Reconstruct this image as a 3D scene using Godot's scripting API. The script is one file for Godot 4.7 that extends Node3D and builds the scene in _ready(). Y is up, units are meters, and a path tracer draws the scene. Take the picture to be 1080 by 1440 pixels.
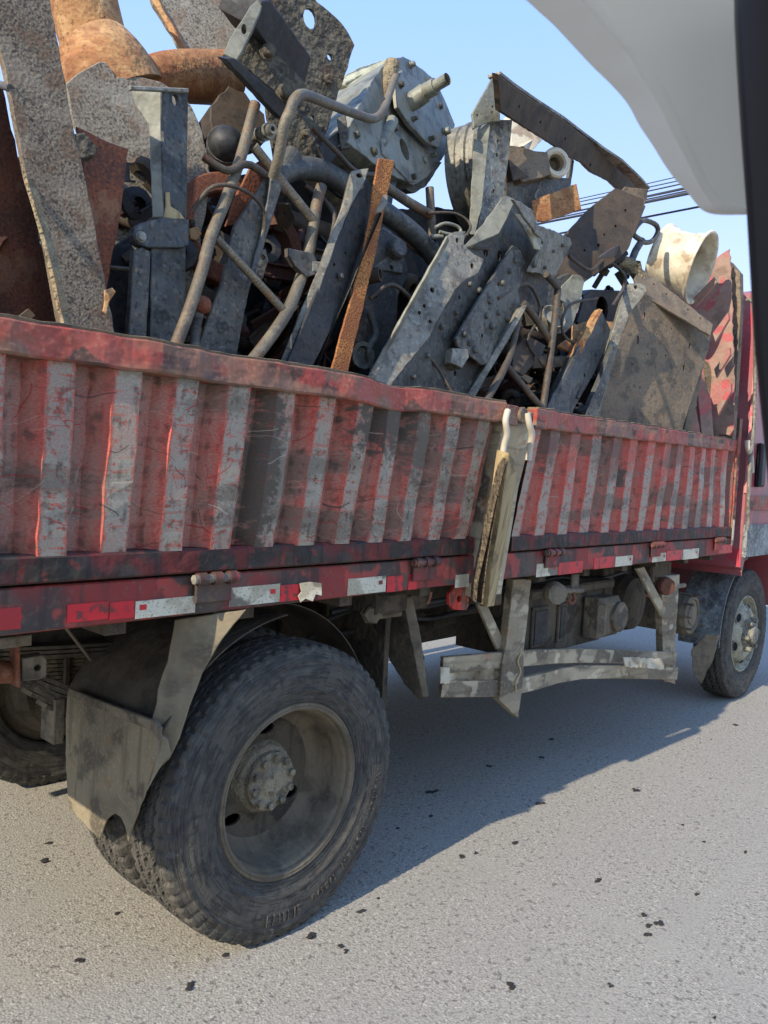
extends Node3D
# A loaded scrap truck at the roadside. X runs along the truck towards its cab, Y up, Z out of its right side. Metres.

var B := Vector3.ZERO          # base of the thing being built: meshes are stored relative to it
var M := {}                    # materials
var used := {}                 # names taken
var rng := RandomNumberGenerator.new()
var rib_pitch := .157          # corrugation of the gate being made: spacing, and where one crest begins
var rib_from := -.901

# ---------------------------------------------------------------- names and metas
func numbered(s: String) -> String:
	if not used.has(s):
		used[s] = 0
		return s
	used[s] += 1
	return "%s_%03d" % [s, used[s]]
func thing(called: String, label: String, category: String, base: Vector3, group := "") -> Node3D:
	var o := Node3D.new()
	o.name = numbered(called)
	add_child(o)
	o.position = base
	B = base
	o.set_meta("kind", "thing")
	o.set_meta("label", label)
	o.set_meta("category", category)
	if group != "": o.set_meta("group", group)
	return o
func group_node(called: String, parent: Node3D, at := Vector3.ZERO) -> Node3D:
	var o := Node3D.new()
	o.name = called
	parent.add_child(o, true)
	o.position = at
	return o

# ---------------------------------------------------------------- geometry helpers
func fr(x: float, y: float, z: float, az: float, tilt: float) -> Transform3D:
	var a := deg_to_rad(az)
	var t := deg_to_rad(tilt)
	var N := Vector3(-sin(a) * cos(t), sin(t), cos(a) * cos(t))
	var U := Vector3(cos(a), 0, sin(a))
	return Transform3D(Basis(U, N.cross(U), N), Vector3(x, y, z))
func v2s(f: Array) -> PackedVector2Array:
	var o := PackedVector2Array()
	for i in range(0, f.size(), 2): o.append(Vector2(f[i], f[i + 1]))
	return o
func v3s(f: Array) -> PackedVector3Array:
	var o := PackedVector3Array()
	for i in range(0, f.size(), 3): o.append(Vector3(f[i], f[i + 1], f[i + 2]))
	return o
func newst(group := -1) -> SurfaceTool:
	var st := SurfaceTool.new()
	st.begin(Mesh.PRIMITIVE_TRIANGLES)
	sg(st, group)
	return st
func sg(st: SurfaceTool, g: int): st.set_smooth_group(g if g >= 0 else 0xFFFFFFFF)
func tri(st: SurfaceTool, a: Vector3, b: Vector3, c: Vector3):      # counter-clockwise seen from outside
	st.add_vertex(a - B); st.add_vertex(c - B); st.add_vertex(b - B)
func quad(st: SurfaceTool, a: Vector3, b: Vector3, c: Vector3, d: Vector3):
	tri(st, a, b, c); tri(st, a, c, d)
func put(st: SurfaceTool, called: String, m: Material, parent: Node3D) -> MeshInstance3D:
	st.generate_normals()
	var mi := MeshInstance3D.new()
	mi.mesh = st.commit()
	mi.material_override = m
	mi.name = called
	parent.add_child(mi, true)
	return mi
func inset(p: PackedVector2Array, d: float) -> PackedVector2Array:
	var o := PackedVector2Array()
	var n := p.size()
	for i in n:
		var e1 := (p[i] - p[(i + n - 1) % n]).normalized()
		var e2 := (p[(i + 1) % n] - p[i]).normalized()
		var n1 := Vector2(-e1.y, e1.x)
		var n2 := Vector2(-e2.y, e2.x)
		var m := (n1 + n2)
		if m.length() < 0.3: m = n1
		m = m.normalized()
		o.append(p[i] + m * d / maxf(0.5, m.dot(n1)))
	return o
func area2(p: PackedVector2Array) -> float:
	var s := 0.0
	for i in p.size(): s += p[i].cross(p[(i + 1) % p.size()])
	return s * 0.5
func ragged(p: PackedVector2Array, amt: float, step := 0.025) -> PackedVector2Array:
	var o := PackedVector2Array()
	for i in p.size():
		var a := p[i]
		var b := p[(i + 1) % p.size()]
		var k := maxi(1, int(a.distance_to(b) / step))
		var nn := (b - a).orthogonal().normalized()
		for j in k:
			var q := a.lerp(b, float(j) / k)
			if j > 0: q += nn * rng.randf_range(-amt, amt)
			o.append(q)
	return o
# A plate cut to an outline: front face on the frame's plane, thickness behind it, chamfered edges, drilled holes [x, y, r(, ry)].
func plate_into(st: SurfaceTool, T: Transform3D, flat: Array, th: float, holes := [], rough := 0.0, bev := 0.0025):
	var p := v2s(flat)
	if area2(p) < 0: p.reverse()
	var clean := p
	if rough > 0.0: p = ragged(p, rough)
	bev = minf(bev, th * 0.3)
	var pi := inset(p, bev)
	if Geometry2D.triangulate_polygon(pi).is_empty():
		p = clean
		pi = inset(p, bev)
		if Geometry2D.triangulate_polygon(pi).is_empty(): pi = p
	var n := p.size()
	for i in n:
		var j := (i + 1) % n
		var f0 := T * Vector3(pi[i].x, pi[i].y, 0); var f1 := T * Vector3(pi[j].x, pi[j].y, 0)
		var a0 := T * Vector3(p[i].x, p[i].y, -bev); var a1 := T * Vector3(p[j].x, p[j].y, -bev)
		var b0 := T * Vector3(p[i].x, p[i].y, -th + bev); var b1 := T * Vector3(p[j].x, p[j].y, -th + bev)
		var c0 := T * Vector3(pi[i].x, pi[i].y, -th); var c1 := T * Vector3(pi[j].x, pi[j].y, -th)
		quad(st, f0, a0, a1, f1); quad(st, a0, b0, b1, a1); quad(st, b0, c0, c1, b1)
	var cap := pi.duplicate()
	for h in holes:
		var ring := PackedVector2Array()
		var ry: float = h[3] if h.size() > 3 else h[2]
		for k in 12:
			var a := -TAU * k / 12.0
			ring.append(Vector2(h[0] + h[2] * cos(a), h[1] + ry * sin(a)))
		for k in 12:
			var q := ring[k]; var r := ring[(k + 1) % 12]
			quad(st, T * Vector3(q.x, q.y, 0), T * Vector3(q.x, q.y, -th), T * Vector3(r.x, r.y, -th), T * Vector3(r.x, r.y, 0))
		var order := []
		for i in cap.size():
			var bd := 1e9; var bk := 0
			for k in 12:
				var d := cap[i].distance_squared_to(ring[k])
				if d < bd: bd = d; bk = k
			order.append([bd, i, bk])
		order.sort_custom(func(a, b): return a[0] < b[0])
		for tr in mini(8, order.size()):
			var bi: int = order[tr][1]; var bk: int = order[tr][2]
			var e := (ring[bk] - cap[bi]).normalized().orthogonal() * 0.0001
			var nc := cap.slice(0, bi + 1)
			for k in 12: nc.append(ring[(bk + k) % 12])
			nc.append(ring[bk] + e); nc.append(cap[bi] + e)
			nc.append_array(cap.slice(bi + 1))
			if not Geometry2D.triangulate_polygon(nc).is_empty():
				cap = nc
				break
	var ix := Geometry2D.triangulate_polygon(cap)
	for k in range(0, ix.size(), 3):
		var a := cap[ix[k]]; var b := cap[ix[k + 1]]; var c := cap[ix[k + 2]]
		if (b - a).cross(c - a) < 0:
			var t := b; b = c; c = t
		tri(st, T * Vector3(a.x, a.y, 0), T * Vector3(b.x, b.y, 0), T * Vector3(c.x, c.y, 0))
		tri(st, T * Vector3(a.x, a.y, -th), T * Vector3(c.x, c.y, -th), T * Vector3(b.x, b.y, -th))
func plate(called: String, parent: Node3D, m: Material, th: float, T: Transform3D, flat: Array, holes := [], rough := 0.0) -> MeshInstance3D:
	var st := newst()
	plate_into(st, T, flat, th, holes, rough)
	return put(st, called, m, parent)
# A box by its middle and size, chamfered.
func box_into(st: SurfaceTool, c: Vector3, s: Vector3, R := Basis.IDENTITY, bev := 0.003):
	var T := Transform3D(R, c + R * Vector3(0, 0, s.z / 2))
	plate_into(st, T, [-s.x / 2, -s.y / 2, s.x / 2, -s.y / 2, s.x / 2, s.y / 2, -s.x / 2, s.y / 2], s.z, [], 0.0, minf(bev, minf(s.x, s.y) * 0.25))
func box(called: String, parent: Node3D, m: Material, c: Vector3, s: Vector3, R := Basis.IDENTITY, bev := 0.003) -> MeshInstance3D:
	var st := newst()
	box_into(st, c, s, R, bev)
	return put(st, called, m, parent)
func smooth_path(p: PackedVector3Array, k: int) -> PackedVector3Array:
	if p.size() < 3: return p
	var o := PackedVector3Array()
	for i in p.size() - 1:
		for j in k:
			o.append(p[i].cubic_interpolate(p[i + 1], p[maxi(i - 1, 0)], p[mini(i + 2, p.size() - 1)], float(j) / k))
	o.append(p[p.size() - 1])
	return o
# A round bar or pipe along a path; bore > 0 leaves open ends.
func tube_into(st: SurfaceTool, pts: PackedVector3Array, r: float, bore := 0.0, seg := 12, r2 := -1.0):
	var n := pts.size()
	var rings := []
	var t0 := (pts[1] - pts[0]).normalized()
	var u := t0.cross(Vector3(0.31, 0.9, 0.29)).normalized()
	for i in n:
		var t := (pts[mini(i + 1, n - 1)] - pts[maxi(i - 1, 0)]).normalized()
		u = (u - t * u.dot(t)).normalized()
		var v := t.cross(u)
		var rr := r if r2 < 0 else lerpf(r, r2, float(i) / (n - 1))
		var ring := PackedVector3Array()
		for k in seg:
			var a := TAU * k / seg
			ring.append(pts[i] + (u * cos(a) + v * sin(a)) * rr)
		rings.append([ring, pts[i], t])
	sg(st, 0)
	for i in n - 1:
		for k in seg:
			var k2 := (k + 1) % seg
			quad(st, rings[i][0][k], rings[i][0][k2], rings[i + 1][0][k2], rings[i + 1][0][k])
	sg(st, -1)
	for e in [0, n - 1]:
		var ring: PackedVector3Array = rings[e][0]
		var c: Vector3 = rings[e][1]
		var out: Vector3 = rings[e][2] * (1.0 if e > 0 else -1.0)
		for k in seg:
			var k2 := (k + 1) % seg
			var a := ring[k]; var b := ring[k2]
			if e == 0: var s := a; a = b; b = s
			if bore > 0.0:
				var ai := c + (a - c) * bore; var bi := c + (b - c) * bore
				quad(st, a, b, bi, ai)
				quad(st, ai, bi, bi - out * r * 4.0, ai - out * r * 4.0)
			else:
				tri(st, c, a, b)
func tube(called: String, parent: Node3D, m: Material, flat: Array, r: float, bore := 0.0, k := 4, seg := 12, r2 := -1.0) -> MeshInstance3D:
	var st := newst()
	tube_into(st, smooth_path(v3s(flat), k), r, bore, seg, r2)
	return put(st, called, m, parent)
# A closed profile (u across, v along the hint) drawn along a path.
func sweep_into(st: SurfaceTool, pts: PackedVector3Array, prof: PackedVector2Array, hint: Vector3):
	var n := pts.size()
	if area2(prof) < 0: prof.reverse()
	var rings := []
	for i in n:
		var t := (pts[mini(i + 1, n - 1)] - pts[maxi(i - 1, 0)]).normalized()
		var v := (hint - t * hint.dot(t)).normalized()
		var u := t.cross(v)
		var ring := PackedVector3Array()
		for q in prof: ring.append(pts[i] + u * q.x + v * q.y)
		rings.append(ring)
	var m := prof.size()
	for i in n - 1:
		for k in m:
			var k2 := (k + 1) % m
			quad(st, rings[i][k], rings[i][k2], rings[i + 1][k2], rings[i + 1][k])
	var ix := Geometry2D.triangulate_polygon(prof)
	for k in range(0, ix.size(), 3):
		tri(st, rings[0][ix[k]], rings[0][ix[k + 2]], rings[0][ix[k + 1]])
		tri(st, rings[n - 1][ix[k]], rings[n - 1][ix[k + 1]], rings[n - 1][ix[k + 2]])
func sweep(called: String, parent: Node3D, m: Material, pts: PackedVector3Array, prof: Array, hint: Vector3) -> MeshInstance3D:
	var st := newst()
	sweep_into(st, pts, v2s(prof), hint)
	return put(st, called, m, parent)
func channel_profile(w: float, d: float, t: float) -> Array:       # a U: web across u at v = 0, two lips towards +v
	return [-w / 2, 0, w / 2, 0, w / 2, d, w / 2 - t, d, w / 2 - t, t, -w / 2 + t, t, -w / 2 + t, d, -w / 2, d]
# A profile of [r, z] pairs spun round the frame's z axis. Creased between bands unless soft.
func lathe_into(st: SurfaceTool, T: Transform3D, prof: Array, seg: int, soft := false, from := 0.0, to := TAU):
	var n := prof.size() / 2
	for i in n - 1:
		sg(st, 0 if soft else i + 1)
		for k in seg:
			var a := from + (to - from) * k / seg
			var b := from + (to - from) * (k + 1) / seg
			var r0: float = prof[i * 2]; var z0: float = prof[i * 2 + 1]; var r1: float = prof[i * 2 + 2]; var z1: float = prof[i * 2 + 3]
			var p0 := T * Vector3(r0 * cos(a), r0 * sin(a), z0); var p1 := T * Vector3(r0 * cos(b), r0 * sin(b), z0)
			var q0 := T * Vector3(r1 * cos(a), r1 * sin(a), z1); var q1 := T * Vector3(r1 * cos(b), r1 * sin(b), z1)
			if r0 > 0.0001: tri(st, p0, q1, p1)
			if r1 > 0.0001: tri(st, p0, q0, q1)
	sg(st, -1)
func lathe(called: String, parent: Node3D, m: Material, T: Transform3D, prof: Array, seg := 32, soft := false, from := 0.0, to := TAU) -> MeshInstance3D:
	var st := newst()
	lathe_into(st, T, prof, seg, soft, from, to)
	return put(st, called, m, parent)
func bolt(called: String, parent: Node3D, m: Material, T: Transform3D, r: float, h: float, seg := 6):
	lathe(called, parent, m, T, [r * 1.25, 0.0, r * 1.25, h * 0.2, r, h * 0.25, r, h * 0.85, r * 0.8, h, 0.0, h], seg)
func turned(T: Transform3D, x: float, y: float, z := 0.0) -> Transform3D: return Transform3D(T.basis, T * Vector3(x, y, z))
# An outline lofted through [inset, z] steps: rounded shells.
func loft(called: String, parent: Node3D, m: Material, T: Transform3D, flat: Array, steps: Array) -> MeshInstance3D:
	var p := v2s(flat)
	if area2(p) < 0: p.reverse()
	var rings := []
	for s in steps: rings.append(inset(p, s[0]))
	var st := newst(0)
	for i in steps.size() - 1:
		for k in p.size():
			var k2 := (k + 1) % p.size()
			var a: Vector2 = rings[i][k]; var b: Vector2 = rings[i][k2]; var c: Vector2 = rings[i + 1][k2]; var d: Vector2 = rings[i + 1][k]
			quad(st, T * Vector3(a.x, a.y, steps[i][1]), T * Vector3(b.x, b.y, steps[i][1]), T * Vector3(c.x, c.y, steps[i + 1][1]), T * Vector3(d.x, d.y, steps[i + 1][1]))
	var last: PackedVector2Array = rings[-1]
	var z: float = steps[-1][1]
	var ix := Geometry2D.triangulate_polygon(last)
	for k in range(0, ix.size(), 3):
		var a := last[ix[k]]; var b := last[ix[k + 1]]; var c := last[ix[k + 2]]
		if (b - a).cross(c - a) < 0: var t := b; b = c; c = t
		tri(st, T * Vector3(a.x, a.y, z), T * Vector3(b.x, b.y, z), T * Vector3(c.x, c.y, z))
	return put(st, called, m, parent)

# ---------------------------------------------------------------- materials
func noise_bytes(seed_: int, n: int, freq: float, oct: int, kind := 0, sx := 1, sy := 1) -> PackedByteArray:
	var f := FastNoiseLite.new()
	f.seed = seed_
	f.noise_type = FastNoiseLite.TYPE_SIMPLEX_SMOOTH if kind == 0 else FastNoiseLite.TYPE_CELLULAR
	f.cellular_return_type = FastNoiseLite.RETURN_DISTANCE2_SUB if kind == 2 else FastNoiseLite.RETURN_DISTANCE
	f.frequency = freq / 512.0
	f.fractal_octaves = oct
	f.fractal_type = FastNoiseLite.FRACTAL_FBM if oct > 1 else FastNoiseLite.FRACTAL_NONE
	var im := f.get_seamless_image(maxi(16, n / sx), maxi(16, n / sy))
	im.convert(Image.FORMAT_L8)
	if sx > 1 or sy > 1: im.resize(n, n, Image.INTERPOLATE_CUBIC)
	return im.get_data()
func tex_of(d: PackedByteArray, n: int, h: int, f: int) -> ImageTexture:
	var im := Image.create_from_data(n, h, false, f, d)
	im.generate_mipmaps()
	return ImageTexture.create_from_image(im)
# base colour, then layers [freq, octaves, lo, hi, Color, strength, kind, stretch_x, stretch_y] laid over it where the noise is between lo and hi
func tex(seed_: int, base: Color, layers: Array, n := 512) -> ImageTexture:
	var N := n * n
	var r := PackedFloat32Array(); var g := PackedFloat32Array(); var b := PackedFloat32Array()
	r.resize(N); g.resize(N); b.resize(N)
	r.fill(base.r8); g.fill(base.g8); b.fill(base.b8)
	var s := seed_ * 17
	for l in layers:
		s += 1
		var d := noise_bytes(s, n, l[0], l[1], l[6] if l.size() > 6 else 0, l[7] if l.size() > 7 else 1, l[8] if l.size() > 8 else 1)
		var lut := PackedFloat32Array()
		lut.resize(256)
		for i in 256: lut[i] = smoothstep(l[2], l[3], i / 255.0) * l[5] if l[2] < l[3] else (1.0 - smoothstep(l[3], l[2], i / 255.0)) * l[5]
		var c: Color = l[4]
		var cr := float(c.r8); var cg := float(c.g8); var cb := float(c.b8)
		for i in N:
			var a := lut[d[i]]
			if a > 0.0:
				r[i] += (cr - r[i]) * a
				g[i] += (cg - g[i]) * a
				b[i] += (cb - b[i]) * a
	var out := PackedByteArray()
	out.resize(N * 3)
	for i in N:
		out[i * 3] = int(r[i]); out[i * 3 + 1] = int(g[i]); out[i * 3 + 2] = int(b[i])
	return tex_of(out, n, n, Image.FORMAT_RGB8)
func c8(r: int, g: int, b: int) -> Color: return Color8(r, g, b)
var relief := {}
func mat(t: Texture2D, scale: float, rough: float, metal := 0.0, bump := "", cm := 0.0, tint := Color.WHITE) -> StandardMaterial3D:
	var m := StandardMaterial3D.new()
	m.albedo_texture = t
	m.albedo_color = tint * Color(1.03, 1.01, .92)     # warm tint on every material to offset the blue sky light
	m.roughness = rough
	m.metallic = metal
	m.uv1_triplanar = true
	m.uv1_scale = Vector3.ONE * scale
	if bump != "":
		m.heightmap_enabled = true
		m.heightmap_texture = relief[bump]
		m.heightmap_scale = cm
	return m
func plain(c: Color, rough: float, metal := 0.0) -> StandardMaterial3D:
	var m := StandardMaterial3D.new()
	m.albedo_color = c
	m.roughness = rough
	m.metallic = metal
	return m
func make_materials():
	relief.grain = tex_of(noise_bytes(5, 512, 60, 3), 512, 512, Image.FORMAT_L8)
	relief.dents = tex_of(noise_bytes(6, 512, 6, 4), 512, 512, Image.FORMAT_L8)
	relief.crust = tex_of(noise_bytes(7, 512, 22, 4), 512, 512, Image.FORMAT_L8)
	var K := c8(30, 30, 32)
	var dark := tex(1, c8(74, 75, 76), [[2.5, 6, .45, .75, c8(108, 105, 99), .7], [5, 6, .52, .7, c8(42, 43, 45), .75], [60, 3, .55, .85, c8(124, 121, 114), .4], [14, 5, .68, .8, c8(108, 84, 64), .5], [30, 2, .58, .85, c8(134, 132, 126), .16, 0, 1, 14], [26, 4, .66, .74, c8(150, 146, 138), .4], [34, 3, .68, .76, c8(30, 30, 31), .6]])
	var gray := tex(2, c8(128, 128, 124), [[2.5, 6, .42, .7, c8(98, 97, 93), .75], [5, 6, .58, .72, c8(66, 65, 63), .7], [8, 6, .6, .74, c8(160, 158, 150), .6], [70, 3, .5, .85, c8(148, 146, 140), .35], [18, 5, .7, .8, c8(122, 94, 72), .6], [34, 2, .6, .85, c8(92, 91, 88), .2, 0, 1, 16], [28, 4, .64, .72, c8(60, 58, 56), .55], [40, 3, .68, .76, c8(186, 183, 174), .5]])
	var brown := tex(3, c8(120, 107, 92), [[2.5, 6, .42, .7, c8(94, 86, 77), .8], [6, 6, .58, .72, c8(62, 58, 53), .7], [70, 3, .5, .85, c8(146, 131, 112), .5], [16, 5, .68, .78, c8(138, 94, 62), .5], [50, 2, .72, .8, c8(54, 50, 46), .6]])
	var pitted := tex(4, c8(140, 136, 130), [[2, 6, .4, .7, c8(120, 108, 98), .7], [90, 3, .45, .75, c8(170, 166, 160), .6], [40, 2, .69, .76, c8(62, 56, 51), .75], [100, 1, .68, .78, c8(60, 54, 50), .8], [70, 2, .66, .74, c8(88, 80, 73), .6], [7, 6, .6, .74, c8(124, 98, 80), .5], [5, 6, .6, .72, c8(172, 169, 164), .5]])
	var rustd := tex(5, c8(98, 60, 46), [[3, 6, .4, .7, c8(74, 49, 42), .9], [60, 3, .45, .8, c8(126, 77, 52), .6], [90, 2, .64, .78, c8(46, 35, 32), .75], [6, 6, .62, .76, c8(128, 108, 90), .4]])
	var rusto := tex(6, c8(172, 136, 98), [[2, 6, .4, .7, c8(198, 162, 118), .85], [4, 6, .5, .7, c8(150, 98, 62), .75], [60, 3, .55, .8, c8(122, 82, 56), .55], [10, 6, .62, .76, c8(212, 184, 144), .5], [36, 3, .66, .74, c8(92, 60, 42), .7], [5, 6, .58, .68, c8(128, 84, 58), .6]])
	var rustb := tex(7, c8(170, 114, 64), [[70, 2, .5, .66, c8(86, 52, 34), .85], [40, 3, .55, .8, c8(196, 142, 88), .7], [3, 6, .5, .7, c8(126, 76, 50), .6]])
	var crust := tex(8, c8(106, 101, 91), [[6, 6, .4, .66, c8(68, 64, 58), .9], [34, 4, .5, .8, c8(134, 129, 116), .6], [3, 6, .56, .72, c8(116, 88, 68), .5], [60, 3, .7, .8, c8(158, 153, 142), .6]])
	var alu := tex(9, c8(150, 151, 146), [[2.5, 6, .42, .7, c8(118, 120, 118), .8], [5, 6, .58, .72, c8(80, 80, 78), .75], [60, 3, .5, .85, c8(172, 170, 160), .4], [10, 6, .62, .76, c8(178, 175, 163), .5], [14, 5, .7, .8, c8(118, 96, 78), .5]])
	var tubet := tex(10, c8(124, 115, 102), [[3, 6, .42, .7, c8(96, 87, 78), .8], [8, 6, .58, .74, c8(158, 145, 121), .6], [5, 6, .7, .78, c8(150, 99, 60), .7], [60, 3, .66, .82, c8(64, 60, 55), .6]])
	var white := tex(11, c8(218, 213, 201), [[3, 6, .48, .72, c8(188, 178, 161), .8], [6, 6, .62, .74, c8(138, 115, 95), .75], [60, 3, .7, .82, c8(150, 108, 80), .6]])
	var redr := tex(12, c8(150, 62, 54), [[2.5, 6, .42, .66, c8(164, 88, 76), .7], [3, 6, .44, .6, c8(118, 96, 82), .85], [7, 6, .58, .7, c8(62, 53, 48), .8], [70, 3, .55, .8, c8(198, 150, 130), .35], [20, 3, .6, .8, c8(150, 112, 92), .5, 0, 10, 1]])
	var railt := tex(13, c8(134, 46, 42), [[1.6, 6, .34, .54, c8(60, 54, 50), .92], [5, 6, .52, .7, c8(88, 76, 67), .7], [9, 6, .64, .74, c8(178, 66, 58), .7], [70, 3, .6, .85, c8(120, 110, 100), .45], [20, 3, .6, .8, c8(42, 38, 37), .55, 0, 1, 14]])
	var rub := tex(14, c8(68, 66, 64), [[2.5, 6, .42, .72, c8(86, 82, 78), .7], [8, 6, .5, .8, c8(46, 45, 46), .6], [60, 3, .5, .8, c8(88, 92, 88), .5, 0, 20, 1], [90, 3, .5, .75, c8(34, 33, 34), .6, 0, 24, 1], [50, 4, .62, .8, c8(104, 102, 100), .35, 0, 4, 1], [7, 6, .72, .8, c8(112, 110, 109), .35]])
	var mud := tex(15, c8(122, 113, 101), [[2.5, 6, .42, .7, c8(96, 89, 80), .85], [5, 6, .58, .72, c8(66, 61, 56), .7], [70, 3, .5, .85, c8(148, 139, 125), .45], [10, 5, .7, .8, c8(118, 90, 68), .45], [16, 3, .6, .8, c8(84, 77, 69), .5, 0, 1, 10]])
	var wood := tex(16, c8(206, 188, 150), [[8, 4, .4, .75, c8(176, 154, 117), .8, 0, 1, 14], [24, 3, .6, .8, c8(128, 109, 85), .7, 0, 1, 12], [4, 6, .62, .74, c8(112, 99, 82), .6], [70, 2, .6, .85, c8(224, 210, 180), .5, 0, 1, 8]])
	var bark := tex(17, c8(96, 86, 75), [[30, 3, .5, .7, c8(50, 45, 41), .9, 0, 1, 3], [10, 5, .6, .75, c8(146, 132, 114), .7]])
	var guard := tex(18, c8(138, 130, 117), [[2, 6, .42, .66, c8(108, 101, 91), .8], [3, 6, .55, .66, c8(66, 61, 56), .8], [6, 6, .63, .72, c8(182, 176, 163), .6], [70, 3, .5, .85, c8(150, 142, 128), .4], [12, 5, .7, .8, c8(134, 97, 70), .5], [24, 3, .6, .8, c8(92, 85, 77), .5, 0, 12, 1]])
	var pink := tex(19, c8(152, 98, 96), [[2.5, 6, .38, .6, c8(142, 124, 113), .8], [5, 6, .54, .7, c8(112, 95, 86), .7], [4, 6, .66, .76, c8(176, 66, 76), .7], [70, 3, .6, .84, c8(178, 156, 140), .45]])
	var tapew := tex(20, c8(206, 201, 188), [[6, 6, .45, .7, c8(158, 149, 132), .7], [4, 6, .6, .7, c8(92, 84, 76), .8], [90, 2, .64, .78, c8(120, 112, 102), .6]])
	var taper := tex(21, c8(200, 34, 46), [[4, 6, .52, .7, c8(156, 42, 46), .8], [6, 6, .64, .74, c8(92, 56, 52), .8]])
	M.dark = mat(dark, 1.2, .62, .15, "dents", .9)
	M.black = mat(dark, 1.1, .6, .1, "dents", .8, Color(.62, .63, .66))
	M.blue = mat(dark, 1.1, .55, .15, "dents", 1.0, Color(.9, .94, .98))
	M.gray = mat(gray, 0.99, .6, .12, "dents", .9)
	M.graydark = mat(gray, 0.99, .62, .12, "dents", .9, Color(.74, .75, .76))  # gray with an evenly darker tint
	M.brown = mat(brown, 1.1, .75, .0, "crust", .35)
	M.pitted = mat(pitted, 1.1, .8, .0, "grain", .16)
	M.scale = mat(pitted, 1.3, .8, .0, "grain", .16, Color(.86, .82, .78))  # same pitted steel with a darker tint
	M.rustd = mat(rustd, 1.1, .88, .0, "grain", .14)
	M.rustm = mat(rustd, 1.1, .88, .0, "grain", .14, Color(1.25, 1.2, 1.15))
	M.rusto = mat(rusto, 1.3, .85, .0, "crust", .5)
	M.rustp = mat(rusto, 1.7, .85, .0, "crust", .5, Color(.9, .85, .8))
	M.rustb = mat(rustb, 1.8, .9, .0, "grain", .16)
	M.crust = mat(crust, 1.3, .88, .0, "crust", 1.1, Color(.82, .82, .82))
	M.alu = mat(alu, 1.4, .55, .1, "dents", .8, Color(.86, .87, .86))
	M.tube = mat(tubet, 1.7, .62, .1, "grain", .2, Color(.88, .9, .92))
	M.white = mat(white, 1.2, .5, .0, "dents", .6)
	M.red = mat(redr, 0.88, .6, .0, "dents", 1.6)
	M.rail = mat(railt, 0.61, .62, .0, "dents", .8)
	M.cab = mat(pink, 0.44, .4, .0, "", 0.0, Color(1.05, .82, .95))
	M.pink = mat(pink, 0.99, .7, .0, "dents", .9)
	M.tyre = mat(rub, 1.0, .85, .0, "grain", .12)
	M.tyre.uv1_triplanar = false
	M.rubber = mat(rub, 1.2, .82, .0, "grain", .25)
	M.mud = mat(mud, 0.99, .9, .0, "crust", .7)
	M.grime = mat(mud, 0.99, .9, .0, "crust", .7, Color(.74, .73, .72))  # same mud with a darker tint
	M.wood = mat(wood, 1.4, .85, .0, "grain", .14, Color(.86, .85, .84))
	M.bark = mat(bark, 1.7, .95, .0, "crust", 1.6)
	M.guard = mat(guard, 0.83, .78, .0, "dents", 1.0, Color(1.25, 1.24, 1.22))
	M.tapew = mat(tapew, 1.1, .45)
	M.taper = mat(taper, 2.0, .35)
	M.hook = plain(c8(196, 184, 160), .55)
	M.pit = plain(c8(18, 18, 19), .9)
	M.shell = plain(c8(238, 236, 224), .45)
	M.trim = plain(c8(14, 15, 19), .5)
	M.cable = plain(c8(38, 40, 46), .7)
	M.clod = plain(c8(46, 44, 40), .95)
	M.bluepanel = mat(gray, 0.83, .5, .0, "", 0.0, Color(.95, 1.02, 1.12))
	# the road: pale worn asphalt, chippings of several sizes and broad stains
	var road := tex(30, c8(158, 155, 146), [[60, 3, .38, .62, c8(142, 139, 131), .7], [85, 2, .52, .74, c8(176, 173, 164), .65], [50, 2, .63, .7, c8(108, 106, 101), .6], [75, 1, .74, .84, c8(152, 134, 121), .5], [34, 2, .71, .77, c8(196, 192, 182), .6], [140, 2, .5, .8, c8(132, 129, 122), .5], [22, 3, .74, .79, c8(88, 86, 82), .6], [2, 5, .42, .8, c8(148, 145, 138), .3]], 1024)
	relief.road = tex_of(noise_bytes(31, 1024, 80, 3), 1024, 1024, Image.FORMAT_L8)
	M.road = mat(road, .62, .95, .0, "road", .22)
	M.road.albedo_color = Color(1.01, 1.0, .96)
	M.road.uv1_world_triplanar = true

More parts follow.
